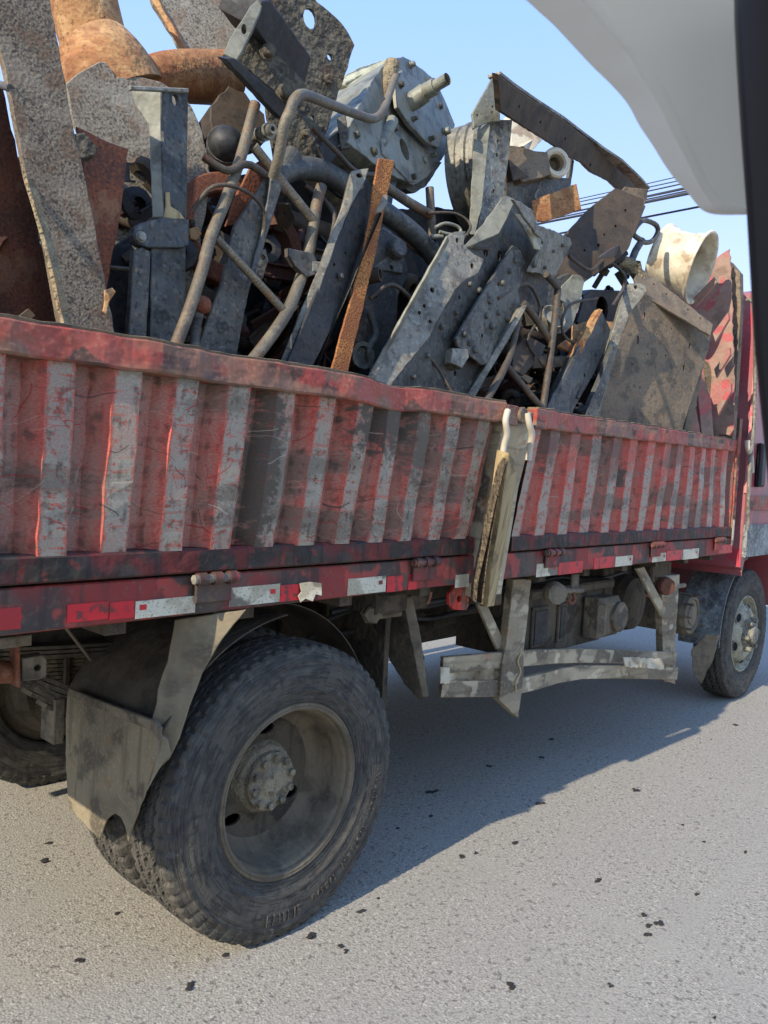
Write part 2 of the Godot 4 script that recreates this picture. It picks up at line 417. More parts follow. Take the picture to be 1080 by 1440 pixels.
# The painted face of a side gate: crests of the corrugation scraped to grey, slopes still red, troughs dusty.
func gate_texture(seed_: int, x0: float, x1: float, redness: float, grime: Array) -> ImageTexture:
	var W := 2048; var H := 384
	var n1 := noise_bytes(seed_, 512, 10, 4); var n2 := noise_bytes(seed_ + 1, 512, 34, 4)
	var n3 := noise_bytes(seed_ + 2, 512, 26, 3, 0, 1, 8); var n4 := noise_bytes(seed_ + 3, 512, 20, 3, 0, 6, 1)
	var n5 := noise_bytes(seed_ + 4, 512, 70, 2); var n6 := noise_bytes(seed_ + 5, 512, 3, 5)
	var out := PackedByteArray()
	out.resize(W * H * 3)
	for j in H:
		var v := float(j) / H
		for i in W:
			var x := x0 + (x1 - x0) * i / W
			var k := ((j * 3 / 2) % 512) * 512 + ((i + i / 512 * 57) % 512)
			var a := n1[k] / 255.0; var b := n2[k] / 255.0; var st := n3[k] / 255.0; var sc := n4[k] / 255.0; var fi := n5[k] / 255.0
			var wide := n6[(j % 512) * 512 + (i / 4 + j / 7) % 512] / 255.0          # broad patches of wear and soot
			var f := fposmod(x - rib_from, rib_pitch) / rib_pitch
			var R: float; var G: float; var L: float
			var red := 0.0                                   # how much sound red paint is left here
			var own := fposmod(sin(floorf((x - rib_from) / rib_pitch) * 12.9898 + seed_) * 43758.5453, 1.0)   # each rib is worn in its own way
			var own2 := fposmod(own * 7.31, 1.0)
			if f < 0.43:                                     # crest, rubbed by the load and by walls
				R = 158; G = 151; L = 144
				red = smoothstep(.7 - redness * .1 - own * .12, .78 - own * .1, b * .5 + a * .5) * .8 + smoothstep(.68, .76, sc) * .4
				red = maxf(red, (1.0 - smoothstep(.0, .16, v - own2 * redness * .8 + (a - .5) * .5 + f * .5)) * redness)
				var ed := minf(f, .43 - f) / .05
				red = maxf(red, (1.0 - smoothstep(.1, 1.0, ed + (a - .5) * 2.0)) * .7)
			elif f < 0.49:                                   # slope towards the cab
				R = 136; G = 112; L = 106
				red = .35
			elif f < 0.77:                                   # trough
				R = 158; G = 130; L = 122
				red = smoothstep(.52 - redness * .14 - own * .1, .9, a * .5 + st * .5) * (.3 + redness * .45) + smoothstep(.66, .74, b) * .35 + smoothstep(.62, .77, f) * .3
			else:                                            # slope towards the tail
				R = 174; G = 128; L = 118
				red = .05 + own2 * .15 + redness * .3 + smoothstep(.86, .98, f + (a - .5) * .12) * .6 - smoothstep(.5, .75, wide) * .25 + smoothstep(.52, .72, st) * .25
			red = clampf(red + (.5 - wide) * .5, 0.0, 1.0)
			R += (182 + 18 * fi - R) * red; G += (70 + 26 * fi - G) * red; L += (59 + 24 * fi - L) * red
			var dirt := smoothstep(.52, .82, a * .5 + st * .5) * .5 + smoothstep(.5, 1.0, own) * .1 + smoothstep(.52, .76, wide + (b - .5) * .25) * .4
			for g in grime:
				var d := Vector2((x - g[0]) / g[2], (v - g[1]) / g[3]).length() + (a - .5) * 1.1 + (b - .5) * .5
				dirt = maxf(dirt, (1.0 - smoothstep(.45, 1.1, d)) * g[4])
			dirt = minf(dirt, .93)
			R += (74 - R) * dirt; G += (68 - G) * dirt; L += (61 - L) * dirt
			var gr := .9 + fi * .2
			var o := (j * W + i) * 3
			out[o] = int(minf(R * gr, 255)); out[o + 1] = int(minf(G * gr, 255)); out[o + 2] = int(minf(L * gr, 255))
	# scratches: short wandering lines down to red paint, primer or bare dark metal
	var r2 := RandomNumberGenerator.new()
	r2.seed = seed_
	for s in 260:
		var x := r2.randf_range(0, W - 1); var y := r2.randf_range(0, H - 1)
		var ang := r2.randf_range(-.35, .35) if s % 3 > 0 else r2.randf_range(1.2, 1.9)
		var c: Array = [[168, 40, 44], [60, 54, 50], [190, 170, 156], [176, 52, 50]][s % 4]
		var wid := 1 + int(r2.randf() * r2.randf() * 4.0)
		for k in int(r2.randf_range(12, 90)):
			ang += r2.randf_range(-.12, .12)
			x += cos(ang); y += sin(ang)
			for q in wid:
				var px := int(x); var py := int(y) + q
				if px < 0 or py < 0 or px >= W or py >= H: continue
				for ch in 3: out[(py * W + px) * 3 + ch] = int(lerpf(out[(py * W + px) * 3 + ch], c[ch], .75))
	return tex_of(out, W, H, Image.FORMAT_RGB8)

# ---------------------------------------------------------------- the truck
const BULGE := [-1.7, .07, -.9, .095, -.6, .128, -.2, .155, .05, .165, .3, .14, .5, .14, .73, .168, .85, .185, 1.06, .158, 1.3, .125, 1.6, .105, 1.8, .115, 2.1, .1, 2.46, .11, 2.9, .08, 3.36, .05, 3.8, .06]
func top_z(x: float) -> float:
	for i in range(0, BULGE.size() - 2, 2):
		if x < BULGE[i + 2]: return lerpf(BULGE[i + 1], BULGE[i + 3], smoothstep(0, 1, (x - BULGE[i]) / (BULGE[i + 2] - BULGE[i])))
	return .06
func top_y(x: float) -> float: return 1.822 + .018 * maxf(0, x - 1.0)
func gate_z(x: float, y: float) -> float: return lerpf(.06, top_z(x), clampf((y - 1.234) / .59, 0, 1.05))
func rib(x: float) -> float:
	var f := fposmod(x - rib_from, rib_pitch) / rib_pitch
	if f < .43: return 0.0
	if f < .49: return -.05 * (f - .43) / .06
	if f < .77: return -.05
	return -.05 * (1.0 - f) / .23
func side_gate(truck: Node3D, x0: float, x1: float, m: StandardMaterial3D, seed_: int):
	var g := group_node("side_gate", truck)
	var dn := FastNoiseLite.new()
	dn.seed = seed_
	dn.frequency = 3.0
	var xs := PackedFloat32Array([x0])
	var k := floorf((x0 - rib_from) / rib_pitch) * rib_pitch + rib_from
	while k < x1:
		for f in [0.0, .43, .49, .77]:
			var x: float = k + f * rib_pitch
			if x > x0 + .004 and x < x1 - .004: xs.append(x)
		k += rib_pitch
	xs.append(x1)
	var st := newst(-1)
	var rows := 10
	var P := func(x: float, r: int) -> Vector3:
		var y := lerpf(1.296, top_y(x) - .074, float(r) / rows)
		return Vector3(x + dn.get_noise_2d(y * 3.0, x) * .006, y, gate_z(x, y) + rib(x) + dn.get_noise_2d(x, y) * .009)
	for i in xs.size() - 1:
		for r in rows:
			var c := [[i, r], [i + 1, r], [i + 1, r + 1], [i, r + 1]]
			for t in [[0, 2, 1], [0, 3, 2]]:
				for q in t:
					var x: float = xs[c[q][0]]
					st.set_uv(Vector2((x - x0) / (x1 - x0), 1.0 - float(c[q][1]) / rows))
					st.add_vertex(P.call(x, c[q][1]) - B)
	put(st, "corrugated_sheet", m, g)
	var back := newst(-1)                                    # inner skin
	for i in 12:
		var a := lerpf(x0, x1, i / 12.0); var b := lerpf(x0, x1, (i + 1) / 12.0)
		quad(back, Vector3(b, 1.26, gate_z(b, 1.26) - .075), Vector3(a, 1.26, gate_z(a, 1.26) - .075), Vector3(a, 1.8, gate_z(a, 1.8) - .075), Vector3(b, 1.8, gate_z(b, 1.8) - .075))
	put(back, "inner_skin", M.grime, g)
	# top rail: a folded section, knocked about along its length
	var top := PackedVector3Array(); var lip := PackedVector3Array(); var low := PackedVector3Array()
	var steps := int((x1 - x0) / .035)
	for i in steps + 1:
		var x := lerpf(x0, x1, float(i) / steps)
		var dip := -.02 * exp(-pow((x - .2) / .1, 2.0)) - .012 * exp(-pow((x + .42) / .06, 2.0))
		var w := dn.get_noise_2d(x * 2.2, 7.0) * .008
		top.append(Vector3(x, top_y(x) - .04 + w * .6 + dip * .4, gate_z(x, top_y(x)) - .018 + w + dip))
		lip.append(Vector3(x, top_y(x) + .003 + w * .8 + dip * .7 + dn.get_noise_2d(x * 9.0, 3.0) * .004, gate_z(x, top_y(x)) - .024 + w + dip))
		low.append(Vector3(x, 1.267, .06 - .02 + dn.get_noise_2d(x * 2.0, 1.0) * .004))
	sweep("top_rail", g, M.red, top, [-.07, -.038, .024, -.038, .028, -.032, .028, .034, .022, .04, -.07, .04], Vector3.UP)
	sweep("top_edge", g, M.brown, lip, [-.024, -.004, .028, -.005, .031, .002, .024, .004, -.024, .004], Vector3.UP)
	sweep("bottom_rail", g, mat(M.rail.albedo_texture, 1.3, .65, 0.0, "dents", 1.0, Color(.74, .78, .76)), low, [-.022, -.033, .026, -.033, .03, -.028, .03, .026, .022, .034, -.022, .034], Vector3.UP)
	return g
func hinge(g: Node3D, x: float, m: Material):
	var n := group_node("hinge", g)
	tube("pin", n, m, [x - .075, 1.218, .082, x + .075, 1.218, .082], .013, 0.0, 1, 10)
	for s in [-.05, 0.0, .05]: tube("knuckle", n, M.rail, [x + s - .014, 1.218, .082, x + s + .014, 1.218, .082], .018, 0.0, 1, 10)
	box("leaf", n, M.rail, Vector3(x, 1.18, .068), Vector3(.12, .06, .01))

func tyre_mesh(R: float) -> ArrayMesh:
	var pitch := 60
	var seg := pitch * 6
	# cross-section from outer bead over the tread to inner bead: r, z, 1 where tread
	var cs := []
	for q in [[.284, -.036], [.292, -.024], [.297, -.019], [.302, -.023], [.306, -.018], [.311, -.02], [.33, -.009], [.335, -.0045], [.341, -.0075], [.36, -.001], [.41, -.001], [.428, -.007], [.434, -.003], [.44, -.009], [.455, -.014]]: cs.append([q[0], q[1], 0])
	var cols := 30
	for i in cols + 1:
		var t := float(i) / cols
		cs.append([R - .006 * pow(abs(t * 2 - 1), 3.0) - (.006 if i == 0 or i == cols else 0.0), lerpf(-.022, -.222, t), 1])
	for q in [[.45, -.232], [.41, -.243], [.36, -.243], [.31, -.228], [.284, -.208]]: cs.append([q[0], q[1], 0])
	var st := newst(0)
	var nz := FastNoiseLite.new()
	nz.frequency = 2.0
	var P := func(i: int, k: int) -> Vector3:
		var a := TAU * (k % seg) / seg
		var r: float = cs[i][0]; var z: float = cs[i][1]
		var ph := fposmod(float(k) / 6.0, 1.0)
		if cs[i][2] == 1:
			var t: float = (i - 15.0) / cols
			var zig: float = (abs(ph * 2 - 1) - .5) * .06
			var cut := 0.0
			for gpos in [.27, .5, .73]:
				if abs(t + zig - gpos) < .026: cut = .013
			if (t < .15 or t > .85) and ph < .3: cut = .008
			if abs(t - .385) < .04 and ph > .6 and ph < .8: cut = .006
			if abs(t - .615) < .04 and ph > .1 and ph < .3: cut = .006
			r -= cut
		elif r > .432 and r < .46 and ph < .3:
			z -= .002
			r -= .001
		r += nz.get_noise_2d(a * 3.0, z * 9.0) * .0007
		var p := Vector3(r * cos(a), r * sin(a), z)
		var floor_y := -R + .009
		if p.y < floor_y + .05 and r > .3:
			p.z += (.012 if z > -.12 else -.012) * smoothstep(floor_y + .09, floor_y, p.y) * (1.0 if cs[i][2] == 0 else .6)
		p.y = maxf(p.y, floor_y)
		return p
	var keep := B
	B = Vector3.ZERO
	for i in cs.size() - 1:
		sg(st, -1 if cs[i][2] == 1 and cs[i + 1][2] == 1 else 0)
		var va := (float(i) * .011) * 3.2; var vb := (float(i + 1) * .011) * 3.2
		for k in seg:
			var q := [P.call(i, k), P.call(i + 1, k), P.call(i + 1, k + 1), P.call(i, k + 1)]
			var ua := 5.0 * k / seg; var ub := 5.0 * (k + 1) / seg
			var uv := [Vector2(ua, va), Vector2(ua, vb), Vector2(ub, vb), Vector2(ub, va)]
			for c in [0, 2, 1, 0, 3, 2]:
				st.set_uv(uv[c])
				st.add_vertex(q[c])
	B = keep
	st.generate_normals()
	return st.commit()
func wheel(truck: Node3D, x: float, z: float, tyre: ArrayMesh, style: String, flip := false) -> Node3D:
	var w := group_node("wheel", truck, Vector3(x, .476, z) - B)
	if flip: w.rotation.y = PI
	var t := MeshInstance3D.new()
	t.mesh = tyre
	t.material_override = M.tyre
	t.name = "tyre"
	w.add_child(t)
	var keep := B
	B = Vector3.ZERO
	var I := Transform3D.IDENTITY
	if style == "inner":
		lathe("brake_drum", w, M.grime, I, [.284, -.06, .25, -.05, .235, .0, .23, .05, .2, .07, .08, .075, .07, .12, 0, .12], 36)
	elif style == "dished":
		lathe("rim", w, M.rimmud, I, [.282, -.21, .29, -.06, .291, -.03, .287, -.022, .281, -.02, .276, -.026, .272, -.04, .262, -.044, .256, -.055, .25, -.1, .243, -.14, .228, -.172, .205, -.188, .2, -.192], 72, true)
		lathe("lock_ring", w, M.rimmud, I, [.2785, -.03, .2775, -.0225, .272, -.021, .2665, -.027, .266, -.04], 72, true)
		var hp := []
		for k in 40: hp.append_array([.206 * cos(TAU * k / 40), .206 * sin(TAU * k / 40)])
		plate("disc", w, M.grime, .01, Transform3D(Basis.IDENTITY, Vector3(0, 0, -.188)), hp, [[-.115, -.118, .036, .02], [.012, .165, .036, .02], [.14, -.09, .03, .022]])
		lathe("hub", w, M.hubmud, I, [.125, -.19, .112, -.16, .1, -.15, .098, -.132, .094, -.128, .05, -.126, .04, -.118, 0, -.116], 28)
		for k in 10:
			var a := TAU * k / 10.0 + .2
			bolt("nut", w, M.hubmud, Transform3D(Basis(Vector3(0, 0, 1), a), Vector3(.08 * cos(a), .08 * sin(a), -.13)), .0135, .02)
		var sm := newst()
		for k in 34:
			var ang := deg_to_rad(-104.0 + k * 3.1 + rng.randf_range(-.4, .4))
			if k in [7, 8, 15, 24]: continue
			var big := k < 7
			var R3 := Basis(Vector3(0, 0, 1), ang + PI / 2 + rng.randf_range(-.3, .3))
			var rr := .392 if not big else .4
			box_into(sm, Vector3(rr * cos(ang), rr * sin(ang), .001), Vector3(.004 if k % 3 else .012, .036 if big else .022, .005), R3, .001)
			if k % 2 == 0: box_into(sm, Vector3((rr + .011) * cos(ang), (rr + .011) * sin(ang), .001), Vector3(.013, .004, .005), R3, .001)
		put(sm, "raised_marks", M.rubber, w)
	else:
		lathe("rim", w, M.rimgrey, I, [.282, -.21, .288, -.05, .288, -.03, .284, -.022, .278, -.02, .272, -.028, .268, -.045, .258, -.055, .25, -.08, .246, -.085, .235, -.07, .21, -.03, .175, -.006, .165, -.004], 72, true)
		var hp := []
		for k in 40: hp.append_array([.168 * cos(TAU * k / 40), .168 * sin(TAU * k / 40)])
		plate("disc", w, M.rimgrey, .01, Transform3D(Basis.IDENTITY, Vector3(0, 0, -.003)), hp, [])
		for k in 6:
			var a := TAU * k / 6.0 + .35
			var c := Vector3(.208 * cos(a), .208 * sin(a), -.026)
			var nn := Vector3(cos(a) * .55, sin(a) * .55, .83).normalized()
			var u := Vector3(-sin(a), cos(a), 0)
			var T := Transform3D(Basis(u, nn.cross(u), nn), c)
			var el := []
			for q in 14: el.append_array([.038 * cos(TAU * q / 14), .02 * sin(TAU * q / 14)])
			plate("dark_hole_plate", w, M.pit, .012, T.translated_local(Vector3(0, 0, .003)), el)  # black plate stands in for the dark inside of an open hole
			lathe("hole_lip", w, M.rimgrey, T.scaled_local(Vector3(1.0, .55, 1.0)), [.046, -.002, .044, .006, .038, .006, .037, -.004], 18)
		lathe("hub", w, M.hubgrey, I, [.12, -.004, .112, .008, .075, .012, .07, .045, .062, .055, .03, .058, 0, .06], 28)
		for k in 6:
			var a := TAU * k / 6.0 + .1
			bolt("nut", w, M.hubgrey, Transform3D(Basis(Vector3(0, 0, 1), a), Vector3(.112 * cos(a), .112 * sin(a), -.002)), .02, .05)
	B = keep
	return w
func arc_sheet(called: String, parent: Node3D, m: Material, c: Vector3, r: float, z0: float, z1: float, a0: float, a1: float, th: float):
	var st := newst(0)
	var T := Transform3D(Basis.IDENTITY, Vector3(c.x, c.y, 0))
	lathe_into(st, T, [r, z0, r, z1, r + th, z1, r + th, z0, r, z0], 22, false, deg_to_rad(a0), deg_to_rad(a1))
	return put(st, called, m, parent)

func build_truck():
	var t := thing("cargo_truck", "red cargo truck with battered corrugated side gates heaped with scrap metal", "truck", Vector3.ZERO)
	M.rimmud = mat(M.mud.albedo_texture, 1.3, .85, 0.0, "crust", .4, Color(.95, .94, .92))
	M.hubmud = mat(M.mud.albedo_texture, 3.0, .9, 0.0, "crust", .8, Color(1.2, 1.22, 1.22))
	M.rimgrey = mat(M.gray.albedo_texture, 2.0, .7, .1, "grain", .15, Color(1.2, 1.2, 1.16))
	M.hubgrey = mat(M.gray.albedo_texture, 2.0, .8, 0.0, "crust", .4, Color(.95, .96, .96))
	# gates
	var m1 := mat(gate_texture(101, -1.62, .80, .04, [[-.28, .5, .07, .9, .9], [.2, .12, .22, .28, .95], [.4, .25, .1, .4, .75], [.62, .9, .1, .12, .5], [-1.3, .4, .2, .6, .6]]), 1, .6)
	m1.uv1_triplanar = false
	var g1 = side_gate(t, -1.62, .80, m1, 3)
	rib_pitch = .202
	rib_from = 1.231
	var m2 := mat(gate_texture(211, 1.06, 3.66, .8, [[2.0, .42, .05, .12, .9], [1.25, .1, .1, .3, .7], [1.9, .12, .12, .2, .7], [3.62, .5, .06, .9, .6]]), 1, .6)
	m2.uv1_triplanar = false
	for m in [m1, m2]: m.texture_repeat = false
	var g2 = side_gate(t, 1.06, 3.66, m2, 4)
	hinge(g1, -.41, M.gray); hinge(g1, .50, M.rail); hinge(g2, 1.40, M.brown); hinge(g2, 2.5, M.rail); hinge(g2, 3.45, M.rail)
	# bed frame rail with its reflective tape
	var rail := group_node("bed_rail", t)
	sweep("channel", rail, M.rail, v3s([-1.66, 1.172, .058, 3.72, 1.172, .058]), [-.06, -.054, -.004, -.054, 0, -.05, 0, .05, -.004, .054, -.06, .054, -.06, .046, -.012, .046, -.012, -.046, -.06, -.046], Vector3.UP)
	for a in [[-1.022,-0.93,1.132,1.182,1],[-0.821,-0.716,1.133,1.177,0],[-0.712,-0.644,1.129,1.173,1],[-0.642,-0.462,1.124,1.17,2],[-0.348,-0.164,1.128,1.183,2],[-0.162,-0.068,1.127,1.177,1],[0.124,0.309,1.123,1.178,2],[0.315,0.398,1.119,1.174,1],[0.428,0.476,1.119,1.174,1],[0.705,0.792,1.106,1.156,2],[1.286,1.469,1.111,1.169,2],[1.474,1.7,1.109,1.165,1],[1.811,2.031,1.117,1.174,0],[2.038,2.235,1.117,1.169,2],[2.481,2.663,1.118,1.166,2],[2.671,2.897,1.116,1.174,1],[2.906,3.151,1.113,1.174,2],[3.484,3.736,1.124,1.181,0]]:
		var kind := int(a[4])
		var c := Vector3((a[0] + a[1]) / 2, (a[2] + a[3]) / 2, .0592)
		var s := box("reflective_tape", rail, M.tapew if kind == 2 else M.taper, c, Vector3(a[1] - a[0], a[3] - a[2], .0024), Basis.IDENTITY, .0004)
		if kind == 2: s.set_meta("label", "grimy white reflective tape")
		if kind == 2 and a[1] - a[0] > .1:
			box("printed_mark", s, M.taper, Vector3(lerpf(a[0], a[1], .12 if a[0] < -.5 else .85), c.y + .006, .0608), Vector3(.02, .014, .001), Basis.IDENTITY, .0002)
	# a crumpled end of tape that has come loose
	var cr := newst()
	plate_into(cr, fr(-0.056,1.152,0.075,12,4),[-0.038,0.028,0,0.031,0.041,0.025,0.044,-0.015,0.021,-0.009,0.011,-0.031,-0.015,-0.021,-0.032,-0.031,-0.042,-0.011,-0.03,0.002], .004, [], .006)
	put(cr, "loose_tape", M.tapew, rail)
	# post between the two gates
	var post := group_node("gate_post", t)
	sweep("post", post, M.guard, v3s([.925, 1.06, .05, .928, 1.5, .1, .93, 1.80, .165]), [-.105, -.05, .105, -.05, .105, .004, .098, .008, -.098, .008, -.105, .004], Vector3.BACK)
	box("latch_plate", post, M.red, Vector3(.835, 1.775, .178), Vector3(.075, .075, .02))
	box("latch_plate", post, M.red, Vector3(1.045, 1.778, .178), Vector3(.08, .08, .02))
	lathe("washer", post, M.brown, fr(0.899,1.78,0.19,0,0), [.032, -.01, .032, .004, .028, .008, .008, .008, .008, 0], 16)
	tube("latch_hook", post, M.hook, [0.781,1.788,0.2,0.763,1.747,0.205,0.785,1.701,0.2,0.793,1.659,0.185,0.792,1.608,0.18],0.012, 0.0, 4, 10)
	tube("latch_hook", post, M.hook, [0.913,1.79,0.2,0.925,1.75,0.205,0.958,1.708,0.2,0.972,1.659,0.185,0.975,1.611,0.18],0.013, 0.0, 4, 10)
	tube("latch_hook", g2, M.hook, [3.751,1.868,0.1,3.746,1.812,0.11,3.813,1.769,0.11,3.883,1.667,0.1],0.017, 0.0, 4, 10)
	# a split wooden stake wedged in front of the post
	var wk := group_node("wedge_stake", t)
	plate("bark_side", wk, M.bark, .05, fr(0.779,1.326,0.19,24,-12),[-0.014,0.285,-0.025,0.22,-0.025,0.124,-0.026,0.006,-0.024,-0.119,-0.011,-0.286,-0.04,-0.28,-0.049,-0.199,-0.04,-0.051,-0.033,0.121,-0.022,0.236], [], .003)
	plate("split_face", wk, M.wood, .055, fr(0.84,1.323,0.165,-4,-12),[-0.092,0.312,-0.015,0.275,0.014,0.207,0.058,-0.008,0.071,-0.149,0.089,-0.307,0.04,-0.307,-0.008,-0.144,-0.037,0.043,-0.073,0.218], [], .002)
	plate("end_bevel", wk, M.gray, .03, fr(0.83,1.597,0.2,-20,0),[-0.042,0.03,0.097,-0.003,0.087,-0.058,-0.003,-0.033], [], .001)
	# end stanchion by the cab
	box("end_post", t, M.red, Vector3(3.70, 1.62, .035), Vector3(.05, .78, .07))
	box("end_marker", t, M.tapew, Vector3(3.69, 1.26, .073), Vector3(.03, .17, .003), Basis.IDENTITY, .0005)
	# bed floor, cross-members and the far gate
	box("bed_floor", t, M.grime, Vector3(1.03, 1.19, -1.09), Vector3(5.36, .05, 2.2))
	for i in 13: box("cross_member", t, M.grime, Vector3(-1.5 + i * .42, 1.12, -1.09), Vector3(.06, .09, 2.18))
	box("far_gate", t, M.rail, Vector3(1.03, 1.53, -2.24), Vector3(5.36, .6, .04))
	box("tail_gate", t, M.rail, Vector3(-1.66, 1.53, -1.09), Vector3(.04, .6, 2.2))
	# headboard against the cab, torn along its top, with pressed ribs
	var hb := group_node("headboard", t)
	plate("board", hb, M.pink, .012, fr(3.457,2.391,0,88,0),[0,0.671,-0.042,0.65,-0.108,0.591,-0.172,0.545,-0.246,0.485,-0.412,0.307,-0.355,-0.501,0.114,-0.506,0.08,-0.094,0.043,0.31], [], .006)
	for a in [[fr(3.194,2.784,0,88,0),[-0.097,-0.085,0.023,0.036,0.042,0.003,-0.076,-0.131]], [fr(3.194,2.784,0,88,0),[0.039,-0.304,0.121,-0.183,0.129,-0.226,0.059,-0.357]], [fr(3.194,2.784,0,88,0),[0.063,-0.521,0.145,-0.397,0.152,-0.44,0.079,-0.573]], [fr(3.194,2.784,0,88,0),[0.095,-0.745,0.168,-0.61,0.172,-0.661,0.107,-0.797]]]:
		var T: Transform3D = a[0]
		plate("pressed_rib", hb, M.pink, .03, T.translated_local(Vector3(0, 0, .028)), a[1])
	sweep("corner_post", hb, M.brown, v3s([3.62, 1.85, .03, 3.62, 2.7, .02, 3.62, 2.93, .0, 3.62, 3.0, -.06]), [-.03, -.03, .03, -.03, .03, .03, -.03, .03], Vector3.RIGHT)
	# chassis
	for z in [-.72, -1.46]: sweep("chassis_rail", t, M.grime, v3s([-1.5, .98, z, 5.3, .98, z]), [-.03, -.1, .03, -.1, .03, -.092, -.022, -.092, -.022, .092, .03, .092, .03, .1, -.03, .1], Vector3.UP)
	tube("rear_axle", t, M.grime, [0, .476, -.5, 0, .476, -1.7], .07, 0.0, 1, 14)
	lathe("differential", t, M.grime, Transform3D(Basis(Vector3.UP, PI / 2), Vector3(0, .476, -1.09)), [0, -.2, .14, -.17, .2, -.05, .2, .05, .12, .2, .07, .3, 0, .3], 24, true)
	tube("front_axle", t, M.grime, [4.456, .44, -.2, 4.456, .44, -2.0], .05, 0.0, 1, 12)
	tube("drive_shaft", t, M.grime, [.25, .5, -1.09, 3.4, .75, -1.09], .045, 0.0, 1, 12)
	for z in [-.66, -1.52]:
		var sp := group_node("leaf_spring", t)
		for k in 7:
			var half := .8 - k * .05
			var pts := PackedVector3Array()
			for i in 9:
				var u := i / 4.0 - 1.0
				pts.append(Vector3(u * half, .63 - .017 * k + .28 * u * u * half * half / .5, z))
			sweep("leaf", sp, M.mud, pts, [-.038, -.007, .038, -.007, .038, .007, -.038, .007], Vector3.UP)
		for x in [-.34, .34]: box("clip", sp, M.mud, Vector3(x * 1.5, .66, z), Vector3(.035, .15, .1))
		for x in [-.07, .07]: box("u_bolt", sp, M.grime, Vector3(x, .6, z), Vector3(.025, .26, .11))
	# helper spring seen under the rail, shackle and pin
	var sh := group_node("spring_shackle", t)
	tube("rusty_pipe", sh, M.rustm, [-0.894,0.945,-0.32,-0.777,0.927,-0.32],0.031, 0.0, 1, 16)
	plate("shackle_plate", sh, M.rustm, .05, fr(-0.793,0.97,-0.27,4,0),[-0.009,0.074,0.003,0.073,0.008,-0.076,-0.005,-0.07])
	plate("clevis", sh, M.mud, .05, fr(-0.746,0.943,-0.27,10,0),[-0.036,0.031,0.017,0.034,0.029,0.021,0.03,-0.023,0.016,-0.032,-0.032,-0.032],[[0.005,0.001,0.01]])
	box("hanger", sh, M.mud, Vector3(-0.822,1.026,-0.3), Vector3(.12, .03, .08))
	for k in 3:
		sweep("helper_leaf", sh, M.grime, v3s([-.95, .965 - k * .014, -.55, -.55, .93 - k * .014, -.55, -.1, .90 - k * .014, -.55]), [-.035, -.005, .035, -.005, .035, .005, -.035, .005], Vector3.UP)
	# wheels
	var tm := tyre_mesh(.485)
	wheel(t, 0, 0, tm, "dished")
	wheel(t, 0, -.53, tm, "inner", true)
	wheel(t, 0, -1.65, tm, "inner")
	wheel(t, 0, -2.18, tm, "dished", true)
	wheel(t, 4.456, -.02, tm, "plain")
	wheel(t, 4.456, -2.16, tm, "plain", true)
	# rear mudguard and flap
	var mg := group_node("mudguard", t)
	arc_sheet("guard_sheet", mg, M.grime, Vector3(0, .5, 0), .566, -.58, -.02, 96, 152, .004)
	arc_sheet("added_guard_top", mg, M.grime, Vector3(0, .5, 0), .566, -.58, -.22, 20, 96, .004)  # added as a dark backdrop above the wheel
	arc_sheet("added_far_guard", mg, M.grime, Vector3(0, .5, 0), .566, -2.2, -1.6, 10, 120, .004)  # added to cover the lit ground behind the axle
	plate("outer_strip", mg, M.mudflap, .012, fr(-0.459,0.874,-0.01,42,0),[-0.017,0.217,0.178,0.252,0.115,0.165,0.065,0.072,0.032,-0.03,0.008,-0.122,-0.017,-0.179,-0.047,-0.208,-0.083,-0.144,-0.075,-0.083,-0.058,-0.022,-0.056,0.018,-0.046,0.059,-0.032,0.1,-0.026,0.15], [], .001)
	tube("stay", mg, M.mud, [-0.593,1.015,-0.42,-0.466,0.881,-0.5],0.005, 0.0, 1, 8)
	var fl := group_node("mud_flap", t)
	plate("flap", fl, M.mudflap, .007, fr(-0.515,.6,-.3,90,0),[-0.252,0.175,-0.043,0.184,0.124,0.188,0.254,0.199,0.292,0.185,0.288,0.128,0.234,0.006,0.194,-0.079,0.15,-0.176,0.132,-0.14,0.106,-0.12,0.069,-0.119,0.024,-0.152,-0.018,-0.228,-0.105,-0.214,-0.215,-0.201,-0.249,-0.076,-0.26,0.085], [], .003)
	plate("clamp_bar", fl, M.mud, .012, fr(-0.53,.6,-.3,90,0),[-0.217,0.195,-0.015,0.202,0.173,0.212,0.285,0.218,0.315,0.206,0.31,0.169,0.276,0.188,0.151,0.181,-0.014,0.176,-0.215,0.168])
	plate("side_fold", fl, M.mudflap, .008, fr(-0.514,0.721,-0.02,40,0),[0.002,0.06,0.029,0.04,0.039,-0.004,0.009,-0.044,-0.023,-0.104,0.004,0.004], [], .002)
	# front mudflap of the rear wheel
	var ff := group_node("wheel_flap", t)
	plate("flap", ff, M.grime, .01, fr(0.753,0.911,-0.2,72,0),[-0.117,0.074,0.002,0.123,0.056,-0.052,0.101,-0.274,0.065,-0.297,-0.008,-0.244,-0.077,-0.159,-0.123,-0.046], [], .004)
	plate("stiffener", ff, M.mud, .02, fr(0.649,0.862,-0.06,50,0),[-0.071,0.186,-0.033,0.199,0.01,0.029,0.05,-0.193,0.027,-0.194,-0.015,-0.029], [], .002)
	tube("bracket_pipe", ff, M.mud, [0.515,0.97,-0.2,0.69,0.97,-0.2],0.014, 0.0, 1, 10)
	bolt("bracket_nut", ff, M.mud, fr(0.479,0.997,-0.16,40,0), .035, .05)
	box("dark_screen", t, M.grime, Vector3(.66, .72, -.62), Vector3(.03, .74, .78))  # added dark screens, block the bright road seen under the bed
	box("dark_screen", t, M.grime, Vector3(.66, .72, -1.56), Vector3(.03, .74, .78))
